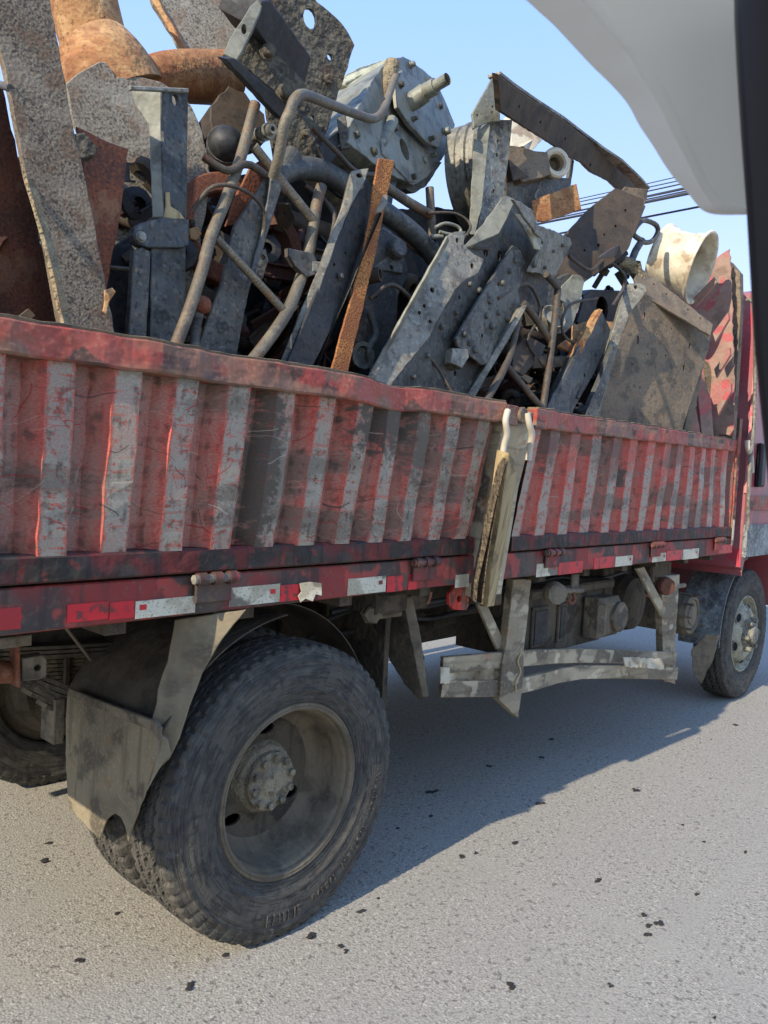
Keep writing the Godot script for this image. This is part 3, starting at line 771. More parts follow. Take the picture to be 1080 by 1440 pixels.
	# red tie-down lug and bits under the rail
	plate("tie_lug", t, M.redlug, .02, fr(0.79,1.058,0.02,10,0),[-0.023,0.049,0.047,0.037,0.057,-0.038,0.043,-0.054,-0.019,-0.05,-0.051,-0.026,-0.054,0.014],[[0,-0.006,0.014]])
	tube("small_hook", t, M.rustm, [0.634,1.089,0,0.628,1.062,0,0.613,1.042,0],0.006, 0.0, 4, 8)
	# side guard: posts, braces and the bent planks
	var sgd := group_node("side_guard", t)
	plate("post", sgd, M.guard, .05, fr(1.342,0.805,-0.06,15,0),[-0.035,0.278,0.077,0.275,0.058,-0.02,0.064,-0.202,0.047,-0.366,-0.076,-0.27,-0.071,-0.124,-0.054,-0.012], [], .002)
	plate("post", sgd, M.guard, .05, fr(2.851,0.805,0.02,15,0),[-0.086,0.205,0.081,0.217,0.085,-0.175,0.115,-0.445,0.007,-0.417,-0.033,-0.167], [], .003)
	plate("brace", sgd, M.guard, .02, fr(1.225,0.873,-0.12,10,0),[-0.088,0.102,-0.036,0.108,0.109,-0.1,0.055,-0.115])
	plate("brace", sgd, M.guard, .02, fr(2.627,0.945,0,10,0),[-0.143,0.127,-0.077,0.137,0.178,-0.125,0.14,-0.165])
	for a in [[[0.971,0.719,-0.2,1.361,0.71,-0.1,2.082,0.62,-0.14,2.914,0.525,0.04], .062], [[0.971,0.617,-0.2,1.411,0.575,-0.1,2.109,0.528,-0.14,2.952,0.429,0.04], .062]]:
		var p := v3s(a[0])
		for i in p.size(): p[i].z += .012
		sweep("plank", sgd, M.guard, smooth_path(p, 3), [-.035, -.012, .035, -.012, .038, -.008, .038, .008, .035, .012, -.035, .012], Vector3(0, 0, 1))
	plate("back_panel", sgd, M.guardwhite, .006, fr(1.14,0.659,-0.2,-14,0),[-0.24,0.07,0.596,-0.085,0.611,-0.17,-0.23,-0.005], [], .004)
	plate("patch", sgd, M.guardwhite, .008, fr(2.522,0.542,0.055,10,0),[-0.229,0.068,0.149,0.017,0.178,-0.048,-0.197,0.01], [], .004)
	tube("tie_wire", sgd, M.wood, [1.368,0.783,-0.06,1.38,0.75,-0.05,1.355,0.707,-0.05,1.385,0.654,-0.05,1.348,0.61,-0.05,1.383,0.543,-0.06],0.004, 0.0, 3, 6)
	# battery box, tanks and fittings behind the guard
	var bb := group_node("battery_box", t)
	box("case", bb, M.grime, Vector3(2.06, .79, -.42), Vector3(.84, .30, .4))
	for a in [[1.8, .16], [2.02, .09]]:
		box("panel_rim", bb, M.grime, Vector3(a[0], .79, -.214), Vector3(a[1], .21, .016), Basis.IDENTITY, .006)
		box("panel", bb, M.black, Vector3(a[0], .79, -.205), Vector3(a[1] - .04, .17, .008), Basis.IDENTITY, .002)
	box("cap_box", bb, M.mud, Vector3(2.36, .8, -.16), Vector3(.24, .22, .14), Basis.IDENTITY, .03)
	lathe("cap", bb, M.mud, Transform3D(Basis.IDENTITY, Vector3(2.42, .8, -.09)), [.085, -.04, .085, .02, .07, .03, 0, .03], 20)
	box("lid", bb, M.grime, Vector3(2.1, .965, -.4), Vector3(.9, .05, .44), Basis.IDENTITY, .01)
	lathe("air_tank", t, M.grime, Transform3D(Basis.IDENTITY, Vector3(2.98, .8, -.5)), [0, -.3, .15, -.28, .175, -.22, .175, .2, .16, .25, .1, .27, 0, .28], 30)
	var af := group_node("air_filter", t)
	lathe("drum", af, M.mud, Transform3D(Basis.IDENTITY, Vector3(3.60, .69, -.12)), [0, -.35, .135, -.35, .135, -.3, .14, -.3, .14, -.2, .135, -.19, .135, -.1, .14, -.09, .14, -.03, .13, 0, .105, .004, .1, -.006, .07, -.006, .065, .004, 0, .006], 32)
	for k in 10:
		var a := TAU * k / 10.0
		box("rib", af, M.mud, Vector3(3.60 + .139 * cos(a), .69 + .139 * sin(a), -.2), Vector3(.008, .012, .26), Basis(Vector3(0, 0, 1), a))
	tube("valve", t, M.rustm, [3.143,0.837,-0.3,3.296,0.815,-0.3,3.37,0.771,-0.3],0.01, 0.0, 3, 8)
	var lk := group_node("gate_latch", t)
	tube("latch_rod", lk, M.mud, [1.532,1.021,0,1.818,1.006,0],0.014, 0.0, 1, 10)
	lathe("latch_cam", lk, M.mud, fr(1.524,1.018,0.02,30,0), [0, .03, .05, .03, .055, .01, .055, -.02, 0, -.02], 9)
	tube("latch_loop", lk, M.rustm, [1.716,1.001,0.01,1.735,0.965,0.01,1.702,0.951,0.01,1.665,0.978,0.01],0.008, 0.0, 4, 8)
	box("latch_bracket", lk, M.mud, Vector3(1.779,1.041,-0.02), Vector3(.07, .09, .012))
	var lk2 := group_node("gate_latch", t)
	tube("latch_rod", lk2, M.mud, [2.875,0.944,0,3.111,0.94,0],0.015, 0.0, 1, 10)
	lathe("latch_cam", lk2, M.rustd, fr(2.774,0.962,0.02,30,0), [0, .03, .05, .03, .055, .01, .055, -.02, 0, -.02], 9)
	box("added_fuel_tank", t, M.grime, Vector3(2.3, .62, -2.02), Vector3(3.1, .74, .34), Basis.IDENTITY, .05)  # added on the far side to block the sunlit road beyond
	box("tool_box", t, M.grime, Vector3(.78, .74, -1.1), Vector3(.3, .5, .62), Basis.IDENTITY, .02)
	box("added_spare_carrier", t, M.grime, Vector3(1.35, .78, -1.85), Vector3(1.1, .44, .3), Basis.IDENTITY, .02)  # added to keep lit ground from showing under the bed
	box("gearbox", t, M.grime, Vector3(3.2, .8, -1.09), Vector3(.7, .4, .5), Basis.IDENTITY, .08)
	for z in [-.45, -1.7]: box("frame_web", t, M.grime, Vector3(.95, 1.02, z), Vector3(.9, .16, .05))
	for a in [[.55, .9, -.9, .1, .3, .1], [1.0, .86, -.62, .06, .36, .06], [1.5, .92, -.55, .3, .16, .2], [2.62, .95, -.35, .12, .22, .2], [3.2, 1.0, -.25, .3, .14, .14], [.6, 1.04, -.25, .3, .08, .3], [1.2, 1.03, -.2, .1, .12, .24]]:
		box("hanger_box", t, M.grime, Vector3(a[0], a[1], a[2]), Vector3(a[3], a[4], a[5]), Basis.IDENTITY, .012)
	for a in [[1.02, -.3, .05], [.9, -.42, .025], [.97, -.36, -.03]]:
		var hp := []
		for k in 14: hp.append_array([.4 + k * .25, a[0] - .04 * abs(sin(k * 1.1 + a[2] * 40)), a[1] + a[2] * sin(k * .9)])
		tube("air_line", t, M.black, hp, .011, 0.0, 3, 8)
	# front wheel guard
	var fg := group_node("front_mudguard", t)
	arc_sheet("guard_sheet", fg, M.bluepanel, Vector3(4.456, .5, 0), .555, -.32, -.03, 100, 186, .008)
	plate("guard_flap", fg, M.mud, .008, fr(3.701,0.419,-0.06,60,0),[0,0.137,0.09,0.136,0.064,-0.017,-0.004,-0.205,-0.053,-0.152,-0.083,0.016], [], .004)
	box("guard_bracket", fg, M.rail, Vector3(3.98, 1.06, -.08), Vector3(.16, .14, .1))
	# cab
	var cab := group_node("cab", t)
	var side := []
	for q in [[3.86, 1.02], [3.9, 1.0]]: side.append_array(q)
	for k in 9:
		var a := PI - PI * k / 8.0
		side.append_array([4.456 + .56 * cos(a), .96 + .28 * sin(a)])
	side.append_array([5.15, .62, 5.55, .62, 5.6, 1.0, 5.5, 1.7, 5.25, 2.72, 5.1, 2.86, 3.95, 2.9, 3.86, 2.86])
	plate("shell", cab, M.cab, 2.16, Transform3D(Basis.IDENTITY, Vector3(0, 0, .08)), side)
	box("fender", cab, M.bluepanel, Vector3(4.3, 1.2, .09), Vector3(.86, .22, .035))
	box("waist_trim", cab, M.red, Vector3(4.5, 1.46, .09), Vector3(1.25, .1, .04))
	box("door_handle", cab, M.trim, Vector3(4.06, 1.72, .1), Vector3(.1, .3, .05), Basis.IDENTITY, .015)
	box("side_window", cab, M.trim, Vector3(4.62, 2.3, .082), Vector3(.72, .62, .012))
	box("rear_window", cab, M.trim, Vector3(3.852, 2.45, -1.0), Vector3(.012, .4, 1.2))
	box("drip_edge", cab, M.pinkpale, Vector3(3.87, 2.2, .085), Vector3(.05, 1.35, .03))
	tube("grab_pipe", cab, M.gray, [3.657,2.773,0.06,3.645,2.758,0.1,3.641,2.682,0.12,3.736,2.332,0.12,3.793,1.965,0.12,3.773,1.682,0.12,3.822,1.28,0.12],0.012, 0.0, 4, 10)
	box("exhaust_bracket", cab, M.brown, Vector3(3.8, 2.25, -.1), Vector3(.06, .1, .1))
	box("snorkel", cab, M.black, Vector3(3.76, 2.45, -.12), Vector3(.1, .32, .1), Basis.IDENTITY, .02)
	box("rear_marker", cab, M.rustm, Vector3(3.76, 2.2, -.02), Vector3(.05, .12, .06), Basis.IDENTITY, .01)

# ---------------------------------------------------------------- the load
func rivets(parent: Node3D, T: Transform3D, spots: Array, r: float, m: Material):
	for i in range(0, spots.size(), 2):
		lathe("rivet", parent, m, turned(T, spots[i], spots[i + 1]), [r, -.002, r, .004, r * .8, .011, r * .4, .014, 0, .014], 10)
func build_load():
	var o: Node3D
	var T: Transform3D
	# --- tail end
	o = thing("steel_beam", "long pitted grey steel beam leaning on the gate, one edge tinted as if sunlit", "beam", Vector3(-0.736,1.84,-0.05))
	plate("flange", o, M.scale, .022, fr(-0.741,1.838,-0.04,6,0),[-0.266,0.777,-0.133,0.837,-0.117,0.764,-0.053,0.489,-0.021,0.379,0.081,-0.042,0.089,-0.15,-0.016,-0.161,-0.057,-0.005,-0.107,0.187,-0.157,0.332,-0.207,0.543,-0.243,0.679], [], .0018)
	plate("sunlit_edge", o, M.crustpale, .03, fr(-0.899,2.168,-0.045,70,0),[-0.194,0.528,-0.17,0.524,-0.133,0.402,-0.076,0.237,-0.004,0,0.064,-0.16,0.126,-0.348,0.115,-0.348,0.053,-0.16,-0.015,0.001,-0.088,0.239,-0.147,0.404], [], .0015)  # sunlit rim of the flange, put into this strip's pale colour
	plate("web", o, M.scale, .14, fr(-0.73,1.842,-0.062,6,0),[-0.204,0.815,-0.192,0.821,0.022,-0.159,0.008,-0.161])
	plate("back_flange", o, M.scale, .02, fr(-0.655,1.866,-0.21,6,0),[-0.278,0.852,-0.15,0.91,0.088,-0.165,-0.023,-0.176])
	plate("torn_lug", o, M.rusto, .02, fr(-0.702,1.933,-0.03,20,0),[-0.007,0.02,0.013,0.03,0.022,0.021,0.007,-0.006,0.001,-0.041,-0.009,-0.033,-0.005,-0.008], [], .004)
	plate("torn_lug", o, M.crust, .05, fr(-0.757,2.295,-0.04,10,0),[-0.033,0.02,-0.01,0.03,0.022,0.002,0.016,-0.019,-0.018,-0.035,-0.028,-0.016], [], .006)
	o = thing("rusted_sheet", "dark red-brown rusted sheet standing behind the long grey beam", "sheet", Vector3(-0.78,1.852,-0.3))
	plate("sheet", o, M.rustd, .012, fr(-0.78,1.852,-0.3,-4,0),[-0.23,0.564,-0.086,0.615,-0.032,0.422,0.032,0.235,0.122,0.021,0.141,-0.277,-0.209,-0.3], [], .003)
	o = thing("steel_rod", "short dark rod end poking out beside the grey beam's edge", "rod", Vector3(-0.944,2.388,-0.1))
	tube("rod", o, M.dark, [-0.94,2.468,-0.3,-0.939,2.369,-0.06],0.009, 0.0, 1, 10)
	o = thing("elbow_pipe", "fat tan-orange rusted pipe with a flared collar at the top of the load", "pipe", Vector3(-0.453,2.683,-0.55))
	tube("pipe", o, M.rusto, [-0.592,3.089,-0.55,-0.552,2.963,-0.55,-0.521,2.871,-0.55,-0.48,2.76,-0.55,-0.427,2.627,-0.55],0.103, .9, 4, 28)
	tube("collar", o, M.rusto, [-0.514,2.762,-0.52,-0.5,2.732,-0.5,-0.486,2.698,-0.48,-0.457,2.646,-0.47],0.127, 0.0, 4, 28, 0.149)
	tube("collar_ring", o, M.rusto, [-0.524,2.787,-0.53,-0.512,2.765,-0.52],0.116, 0.0, 1, 28)
	o = thing("pipe_stub", "orange-brown rusted pipe stub with a cut end, lying across the load", "pipe", Vector3(-0.259,2.79,-0.5))
	tube("pipe", o, M.rustp, [-0.431,2.681,-0.45,-0.364,2.724,-0.45,-0.257,2.783,-0.46,-0.041,2.876,-0.5],0.06, .86, 4, 26, 0.088)
	o = thing("pitted_disc", "round pitted grey plate standing behind the dark folding strut", "plate", Vector3(-0.443,2.185,-0.32))
	plate("disc", o, M.pitted, .016, fr(-0.458,2.261,-0.3,12,3),[-0.223,0.309,-0.193,0.347,-0.16,0.378,-0.131,0.404,-0.113,0.408,-0.097,0.392,-0.084,0.375,-0.018,0.399,0.048,0.405,0.101,0.394,0.147,0.361,0.183,0.296,0.206,0.214,0.21,0.138,0.2,0.047,0.183,-0.023,0.176,-0.355,-0.096,-0.393,-0.085,-0.102,-0.091,-0.021,-0.165,0.123,-0.206,0.231], [], .003)
	o = thing("brown_plate", "dark brown rusted triangular plate wedged beside the grey beam", "plate", Vector3(-0.636,2.017,-0.16))
	plate("plate", o, M.rustm, .01, fr(-0.653,2.179,-0.14,2,0),[-0.087,0.195,-0.026,0.187,0.056,0.186,0.049,0.107,0.037,-0.009,0.011,-0.181,0.001,-0.243,-0.04,-0.066], [], .002)
	# the folding strut: two box faces, hinge plate, two lower arms
	o = thing("folding_strut", "dark blue-grey box strut with a hinge plate halfway down its length", "strut", Vector3(-0.504,1.862,-0.1))
	plate("side_face", o, M.alu, .012, fr(-0.504,2.214,-0.11,48,0),[-0.103,0.337,-0.013,0.333,0.002,-0.011,-0.029,-0.013,-0.048,0.236,-0.088,0.288], [], .001)
	plate("front_face", o, M.blue, .014, fr(-0.504,2.214,-0.11,-6,0),[-0.015,0.328,0.071,0.359,0.083,0.024,0.081,0,0.001,-0.023],[[0.028,0.317,0.012,0.016]], .001)
	plate("top_lip", o, M.gray, .012, fr(-0.524,2.537,-0.1,0,0),[-0.097,-0.026,0.081,0.036,0.082,0.024,-0.096,-0.037])
	plate("torn_edge", o, M.wood, .006, fr(-0.478,2.228,-0.095,20,0),[-0.025,0.043,-0.014,0.046,-0.01,0.008,0.014,-0.001,0.03,-0.019,-0.028,-0.027], [], .003)
	plate("hinge_plate", o, M.blue, .035, fr(-0.52,2.147,-0.08,4,0),[-0.083,-0.02,-0.08,-0.001,-0.066,0.014,-0.004,0.045,0.078,0.06,0.081,-0.008,0.064,-0.02,-0.037,-0.043,-0.066,-0.042,-0.078,-0.034],[[-0.063,-0.021,0.006]])
	plate("lower_arm", o, M.dark, .03, fr(-0.581,2.001,-0.09,8,0),[-0.017,0.087,0.006,0.101,0.031,0.094,0.028,-0.138,0.03,-0.301,-0.021,-0.306,-0.022,-0.136], [], .001)
	plate("lower_box", o, M.blue, .07, fr(-0.488,2.022,-0.1,-4,0),[-0.055,0.087,0.059,0.118,0.065,-0.147,0.07,-0.308,-0.039,-0.319,-0.046,-0.165], [], .001)
	bolt("hinge_pin", o, M.gray, fr(-0.588,2.123,-0.075,4,0), .012, .012, 10)
	tube("cross_pin", o, M.tube, [-0.601,2.055,-0.2,-0.588,2.037,-0.09],0.007, 0.0, 1, 8)
	o = thing("narrow_sheet", "black narrow panel squeezed between the brown plate and the folding strut", "panel", Vector3(-0.517,1.892,-0.25))
	plate("panel", o, M.black, .01, fr(-0.538,1.986,-0.22,-3,0),[-0.05,0.135,0.006,0.181,0.021,0.045,0.021,-0.279,-0.056,-0.287,-0.066,-0.013])
	# --- upper middle
	o = thing("girder_offcut", "rough grey girder offcut with a rusty edge jutting up beside the rusted pipes", "girder", Vector3(-0.059,2.972,-0.6))
	plate("flange", o, M.pitted, .025, fr(-0.095,2.99,-0.55,14,10),[-0.252,0.183,0.06,0.319,0.11,0.162,0.135,0.09,0.073,-0.027,-0.006,-0.047,-0.082,-0.059,-0.135,0.011], [], .004)
	plate("rusty_edge", o, M.rusto, .05, fr(-0.242,2.97,-0.54,60,0),[-0.155,0.219,-0.129,0.217,0.06,-0.073,0.04,-0.072], [], .003)
	o = thing("rusty_rail_end", "dull red-brown bar end poking up behind the slotted channel", "bar", Vector3(0.199,3.18,-0.75))
	plate("bar", o, M.rustm, .05, fr(0.172,3.265,-0.72,5,0),[-0.089,0.145,0.016,0.193,0.074,-0.05,0.005,-0.104])
	o = thing("bracket_plate", "greasy crusted steel plate with two round holes, highest in the load's middle", "plate", Vector3(0.212,2.631,-0.35))
	plate("plate", o, M.crust, .014, fr(0.173,2.81,-0.32,10,0),[-0.243,0.385,-0.069,0.459,0.027,0.372,0.11,0.35,0.158,0.324,0.196,0.284,0.161,0.168,0.13,0.071,0.099,-0.044,0.062,-0.143,0.03,-0.214,-0.095,-0.273,-0.136,-0.139,-0.166,0.018,-0.209,0.237],[[0.001,0.304,0.028,0.035],[0.091,0.204,0.012],[0.09,0.121,0.01],[0.032,-0.027,0.008]], .003)
	T = fr(0.173,2.81,-0.32,10,0)
	bolt("bolt", o, M.crust, fr(0.259,2.929,-0.31,10,0), .018, .025)
	bolt("bolt", o, M.crust, fr(0.164,2.71,-0.31,10,0), .012, .018)
	o = thing("slotted_channel", "short open channel bracket with a slotted pale end, bolted on the crusted plate", "bracket", Vector3(-0.145,2.646,-0.15))
	plate("slotted_end", o, M.alu, .015, fr(-0.31,2.777,-0.05,34,8),[-0.049,-0.087,-0.035,-0.041,-0.001,0.025,0.021,0.073,0.049,0.105,0.057,0.089,0.032,0.002,-0.011,-0.099],[[0.006,-0.001,0.008,0.016]], .002)
	plate("upper_flange", o, M.black, .14, fr(-0.095,2.83,-0.12,-24,-30),[-0.174,-0.027,-0.191,0.04,-0.164,0.061,0.144,0.051,0.164,0.007,0.195,-0.038], [], .002)
	plate("web", o, M.crust, .014, fr(-0.139,2.75,-0.13,8,0),[-0.118,-0.009,-0.061,0.105,0.137,0.005,0.119,-0.068,0.082,-0.076], [], .003)
	plate("lower_flange", o, M.black, .03, fr(-0.218,2.657,-0.06,-18,-20),[-0.186,-0.013,-0.144,0.007,0.138,0.003,0.163,-0.035,0.131,-0.045], [], .002)
	bolt("bolt", o, M.crust, fr(-0.179,2.778,-0.1,20,0), .02, .035)
	bolt("bolt", o, M.crust, fr(-0.104,2.685,-0.1,20,0), .024, .04)
	o = thing("crusted_block", "mud-crusted flat block under the slotted channel", "block", Vector3(-0.139,2.598,-0.3))
	plate("block", o, M.browndark, .12, fr(-0.157,2.654,-0.28,14,10),[-0.081,0.003,-0.017,0.091,0.039,0.086,0.105,0.033,0.124,-0.035,0.051,-0.093,-0.031,-0.067,-0.078,-0.076], [], .006)
	o = thing("booster_dome", "black round canister dome beside the top of the ladder frame", "canister", Vector3(-0.21,2.472,-0.24))
	lathe("dome", o, M.black, fr(-0.227,2.52,-0.22,30,5), [0, .05, .03, .045, .052, .02, .056, 0, .056, -.12, 0, -.12], 24, true)
	lathe("band", o, M.dark, fr(-0.227,2.52,-0.22,30,5), [.0565, .004, .06, .004, .06, -.012, .0565, -.012], 24)
	o = thing("threaded_stub", "small pale threaded stub pointing out below the slotted channel", "fitting", Vector3(-0.164,2.546,-0.12))
	tube("stub", o, M.gray, [-0.135,2.567,-0.2,-0.142,2.568,-0.1],0.016, .5, 1, 12)
	for k in 3: tube("thread", o, M.gray, [[[-0.134,2.569,-0.18,-0.133,2.569,-0.17],0.018], [[-0.137,2.568,-0.155,-0.136,2.568,-0.145],0.018], [[-0.14,2.567,-0.13,-0.14,2.567,-0.12],0.018]][k][0], .024, 0.0, 1, 12)
	o = thing("dark_bracket", "small dark folded bracket hanging from the crusted plate's lower edge", "bracket", Vector3(0.257,2.648,-0.25))
	plate("cheek", o, M.black, .02, fr(0.244,2.691,-0.24,20,0),[-0.058,-0.028,0.009,0.037,0.047,0.061,0.056,-0.001,0.018,-0.03,-0.002,-0.064,-0.028,-0.095], [], .003)
	plate("tab", o, M.dark, .012, fr(0.258,2.716,-0.22,40,0),[-0.018,0.057,0.011,0.075,0.033,-0.041,0.003,-0.049], [], .002)
	# gearbox casting
	o = thing("gearbox_casing", "pale grey cast gearbox with a pipe nozzle, bolts and a round opening", "gearbox", Vector3(0.975,2.826,-0.55))
	plate("casing", o, M.alu, .22, fr(0.843,3.034,-0.45,-16,14),[-0.128,0.189,-0.051,0.251,0.115,0.351,0.229,0.387,0.53,0.443,0.637,0.373,0.719,0.297,0.594,0.153,0.426,0.005,0.144,-0.199,-0.033,-0.297,-0.334,-0.35,-0.623,-0.356,-0.58,-0.274,-0.458,-0.137,-0.29,0.041],[[-0.069,-0.155,0.05]], .003)
	plate("rear_half", o, M.alupale, .22, fr(0.946,3.193,-0.68,-6,16),[-0.324,-0.038,-0.256,0.04,-0.105,0.154,0.134,0.308,0.469,0.365,0.443,0.079,0.084,-0.283,-0.275,-0.252,-0.322,-0.142], [], .003)
	for a in [[fr(0.666,3.156,-0.5,46,34),[-0.106,-0.012,0.025,0.108,0.032,0.088,-0.098,-0.042]], [fr(0.658,3.121,-0.49,46,34),[-0.092,-0.03,0.02,0.086,0.027,0.066,-0.085,-0.06]], [fr(0.65,3.087,-0.48,46,34),[-0.085,-0.06,0.004,0.051,0.011,0.026,-0.072,-0.088]]]:
		plate("cooling_rib", o, M.alupale, .012, a[0], a[1])
	plate("front_cover", o, M.alu, .02, fr(0.91,3.068,-0.43,-16,14),[-0.11,0.16,0.212,0.241,0.319,0.174,0.356,0.1,0.18,-0.064,0.037,-0.097,-0.153,-0.09,-0.237,-0.062,-0.227,0.034], [], .002)
	tube("cast_arm", o, M.crustpale, [0.734,3.223,-0.44,0.699,3.143,-0.43,0.658,3.039,-0.42,0.589,2.916,-0.41],0.032, 0.0, 3, 12)
	plate("lower_ledge", o, M.graydark, .05, fr(0.759,2.803,-0.4,-16,0),[-0.368,-0.032,-0.304,0.009,0.142,0.006,0.257,0.06,0.357,0.159,0.455,0.188,0.294,0.023,0.165,-0.052,-0.045,-0.077], [], .002)
	plate("pan_rail", o, M.alupale, .03, fr(0.668,3.128,-0.5,40,20),[-0.124,-0.011,-0.096,0.038,0.074,0.154,0.086,0.125,-0.024,0.041,-0.089,-0.02], [], .002)
	tube("nozzle", o, M.alu, [0.805,3.076,-0.46,0.843,3.109,-0.4,0.858,3.133,-0.36],0.039, 0.0, 1, 18)
	tube("nozzle_end", o, M.alu, [0.852,3.128,-0.37,0.853,3.134,-0.34,0.854,3.141,-0.3],0.033, .72, 1, 18)
	plate("flange", o, M.alu, .05, fr(0.761,2.864,-0.375,-16,14),[-0.127,0.067,-0.038,0.113,0.303,0.117,0.263,0.062,0.071,-0.108,0.004,-0.133,-0.236,-0.107,-0.231,-0.059],[[0.012,0.011,0.046]], .002)
	lathe("bore", o, M.black, fr(0.793,2.887,-0.4,-16,14), [.05, .0, .05, -.12, 0, -.12], 20)
	for q in [fr(1.002,3.37,-0.581,-16,14), fr(0.856,3.227,-0.502,-16,14), fr(0.789,3.141,-0.46,-16,14), fr(1.102,2.987,-0.51,-16,14), fr(0.69,2.927,-0.376,-16,14), fr(0.975,2.911,-0.454,-16,14), fr(0.812,2.77,-0.371,-16,14), fr(0.34,2.747,-0.229,-16,14), fr(0.466,2.736,-0.263,-16,14), fr(0.607,2.737,-0.303,-16,14), fr(1.069,3.308,-0.536,-16,14), fr(1.194,3.253,-0.557,-16,14), fr(1.199,3.13,-0.527,-16,14), fr(0.993,3.005,-0.435,-16,14), fr(0.823,3.018,-0.39,-16,14), fr(0.736,3.125,-0.393,-16,14)]:
		bolt("bolt", o, [M.alu, M.graydark, M.crust][rng.randi() % 3], q, rng.randf_range(.009, .017), rng.randf_range(.012, .03))
	o = thing("mounting_plate", "flat grey mounting plate with bolt holes under the gearbox opening", "plate", Vector3(0.536,2.667,-0.42))
	plate("plate", o, M.blue, .02, fr(0.509,2.765,-0.4,12,10),[-0.199,-0.114,-0.098,0.011,0.005,0.101,0.139,0.022,0.207,-0.031,0.154,-0.195,-0.011,-0.207,-0.139,-0.16],[[-0.011,-0.015,0.011],[-0.057,0.053,0.009],[0.064,-0.071,0.01]], .003)
	o = thing("bent_thin_pipe", "thin brown bent pipe looping from the gearbox down past the crusted plate", "pipe", Vector3(-0.095,2.467,-0.15))
	tube("pipe", o, M.tube, [0.671,3.123,-0.36,0.628,3.056,-0.34,0.576,2.978,-0.31,0.507,2.894,-0.27,0.431,2.84,-0.24,0.332,2.804,-0.2,0.117,2.73,-0.1,-0.057,2.672,-0.02,-0.136,2.639,0.02,-0.171,2.608,0.03,-0.185,2.571,0.03,-0.198,2.524,0.02,-0.193,2.455,0,-0.181,2.395,-0.04],0.016, .6, 4, 12)
	o = thing("short_pipe_piece", "short pale pipe piece in front of the gearbox opening", "pipe", Vector3(0.645,2.856,-0.36))
	tube("pipe", o, M.alu, [0.667,2.948,-0.36,0.577,2.826,-0.33,0.538,2.767,-0.32],0.025, .6, 1, 12)
	# --- ladder frame of tubes
	o = thing("ladder_frame", "welded frame of brown-grey steel tubes leaning over the gate, two rungs", "frame", Vector3(-0.508,1.842,-0.02))
	tube("stile", o, M.tube, [-0.168,2.649,-0.16,-0.196,2.563,-0.15,-0.235,2.461,-0.13,-0.304,2.308,-0.1,-0.369,2.186,-0.07,-0.412,2.065,-0.05,-0.462,1.942,-0.03,-0.504,1.843,-0.02,-0.552,1.698,-0.02],0.017, .7, 4, 12)
	tube("stile", o, M.tube, [0.104,2.475,-0.14,0.079,2.413,-0.13,0.048,2.32,-0.11,0.015,2.217,-0.09,-0.036,2.113,-0.07,-0.091,2.02,-0.05,-0.162,1.935,-0.03,-0.238,1.848,-0.02,-0.351,1.719,-0.02],0.019, .7, 4, 12)
	tube("rung", o, M.tube, [-0.189,2.505,-0.13,-0.077,2.426,-0.12,0.05,2.341,-0.11],0.016, 0.0, 1, 12)
	tube("rung", o, M.tube, [-0.354,2.178,-0.07,-0.234,2.1,-0.06,-0.099,2.01,-0.05],0.013, 0.0, 1, 12)
	plate("clip_plate", o, M.dark, .03, fr(-0.034,2.178,-0.05,10,0),[-0.058,0.036,-0.043,0.035,0.03,0.039,0.047,0.018,0.044,-0.027,0.013,-0.042,-0.03,-0.015,-0.055,0.011], [], .001)
	plate("clip_nut", o, M.gray, .035, fr(0.012,2.174,-0.04,10,0),[-0.017,0.016,0.018,0.021,0.017,-0.015,-0.017,-0.017])
	# --- things behind the ladder
	o = thing("brake_drum_ring", "curved rust-brown brake drum ring behind the ladder frame", "drum", Vector3(-0.212,2.097,-0.24))
	lathe("ring", o, M.rustm, fr(-0.203,2.268,-0.22,14,4), [.115, -.05, .17, -.05, .175, -.045, .175, 0, .17, .004, .12, .004, .115, -.002, .115, -.05], 36, false, .3, 5.2)
	plate("broken_end", o, M.rusto, .02, fr(-0.342,2.216,-0.2,14,4),[-0.016,0.01,0.01,0.024,0.024,0.005,0.007,-0.02,-0.011,-0.019], [], .004)
	o = thing("brown_strip", "flat rust-brown strip slanting behind the ladder's first tube", "strip", Vector3(-0.218,2.26,-0.17))
	plate("strip", o, M.rustm, .012, fr(-0.204,2.349,-0.16,4,0),[0.026,0.102,0.077,0.148,0.111,0.119,0.042,-0.002,-0.011,-0.081,-0.051,-0.095,-0.025,-0.007], [], .002)
	o = thing("stained_leaf_strip", "broad dark steel strip with whitish stains behind the ladder's rung", "strip", Vector3(-0.302,1.873,-0.1))
	plate("strip", o, M.dark, .014, fr(-0.26,2.07,-0.1,-4,0),[0.116,0.363,0.151,0.384,0.175,0.343,0.121,0.19,0.076,0.053,0.043,-0.076,0.022,-0.2,0.008,-0.338,-0.14,-0.354,-0.124,-0.206,-0.086,-0.101,-0.049,-0.011,-0.01,0.165],[[-0.079,0.07,0.006]], .002)
	plate("raised_edge", o, M.blue, .02, fr(-0.151,2.328,-0.085,10,0),[-0.001,0.098,0.04,0.079,-0.039,-0.212,-0.058,-0.212,-0.018,-0.047], [], .002)
	o = thing("brake_shoe", "dark maroon curved brake shoe between the ladder's tubes", "brake shoe", Vector3(0.088,2.283,-0.26))
	lathe("shoe", o, M.rustd, fr(-0.044,2.244,-0.24,8,0), [.11, -.07, .15, -.07, .15, 0, .11, 0, .11, -.07], 20, false, -.4, 1.5)
	o = thing("rusty_bolt_bar", "short dark bar with a rusty round head behind the ladder's foot", "bar", Vector3(-0.395,1.869,-0.09))
	tube("bar", o, M.dark, [-0.372,1.985,-0.1,-0.388,1.921,-0.1,-0.395,1.757,-0.1],0.014, 0.0, 2, 10)
	lathe("head", o, M.rustm, fr(-0.376,1.987,-0.09,10,10), [0, .02, .02, .016, .028, 0, .02, -.02, 0, -.03], 14, true)
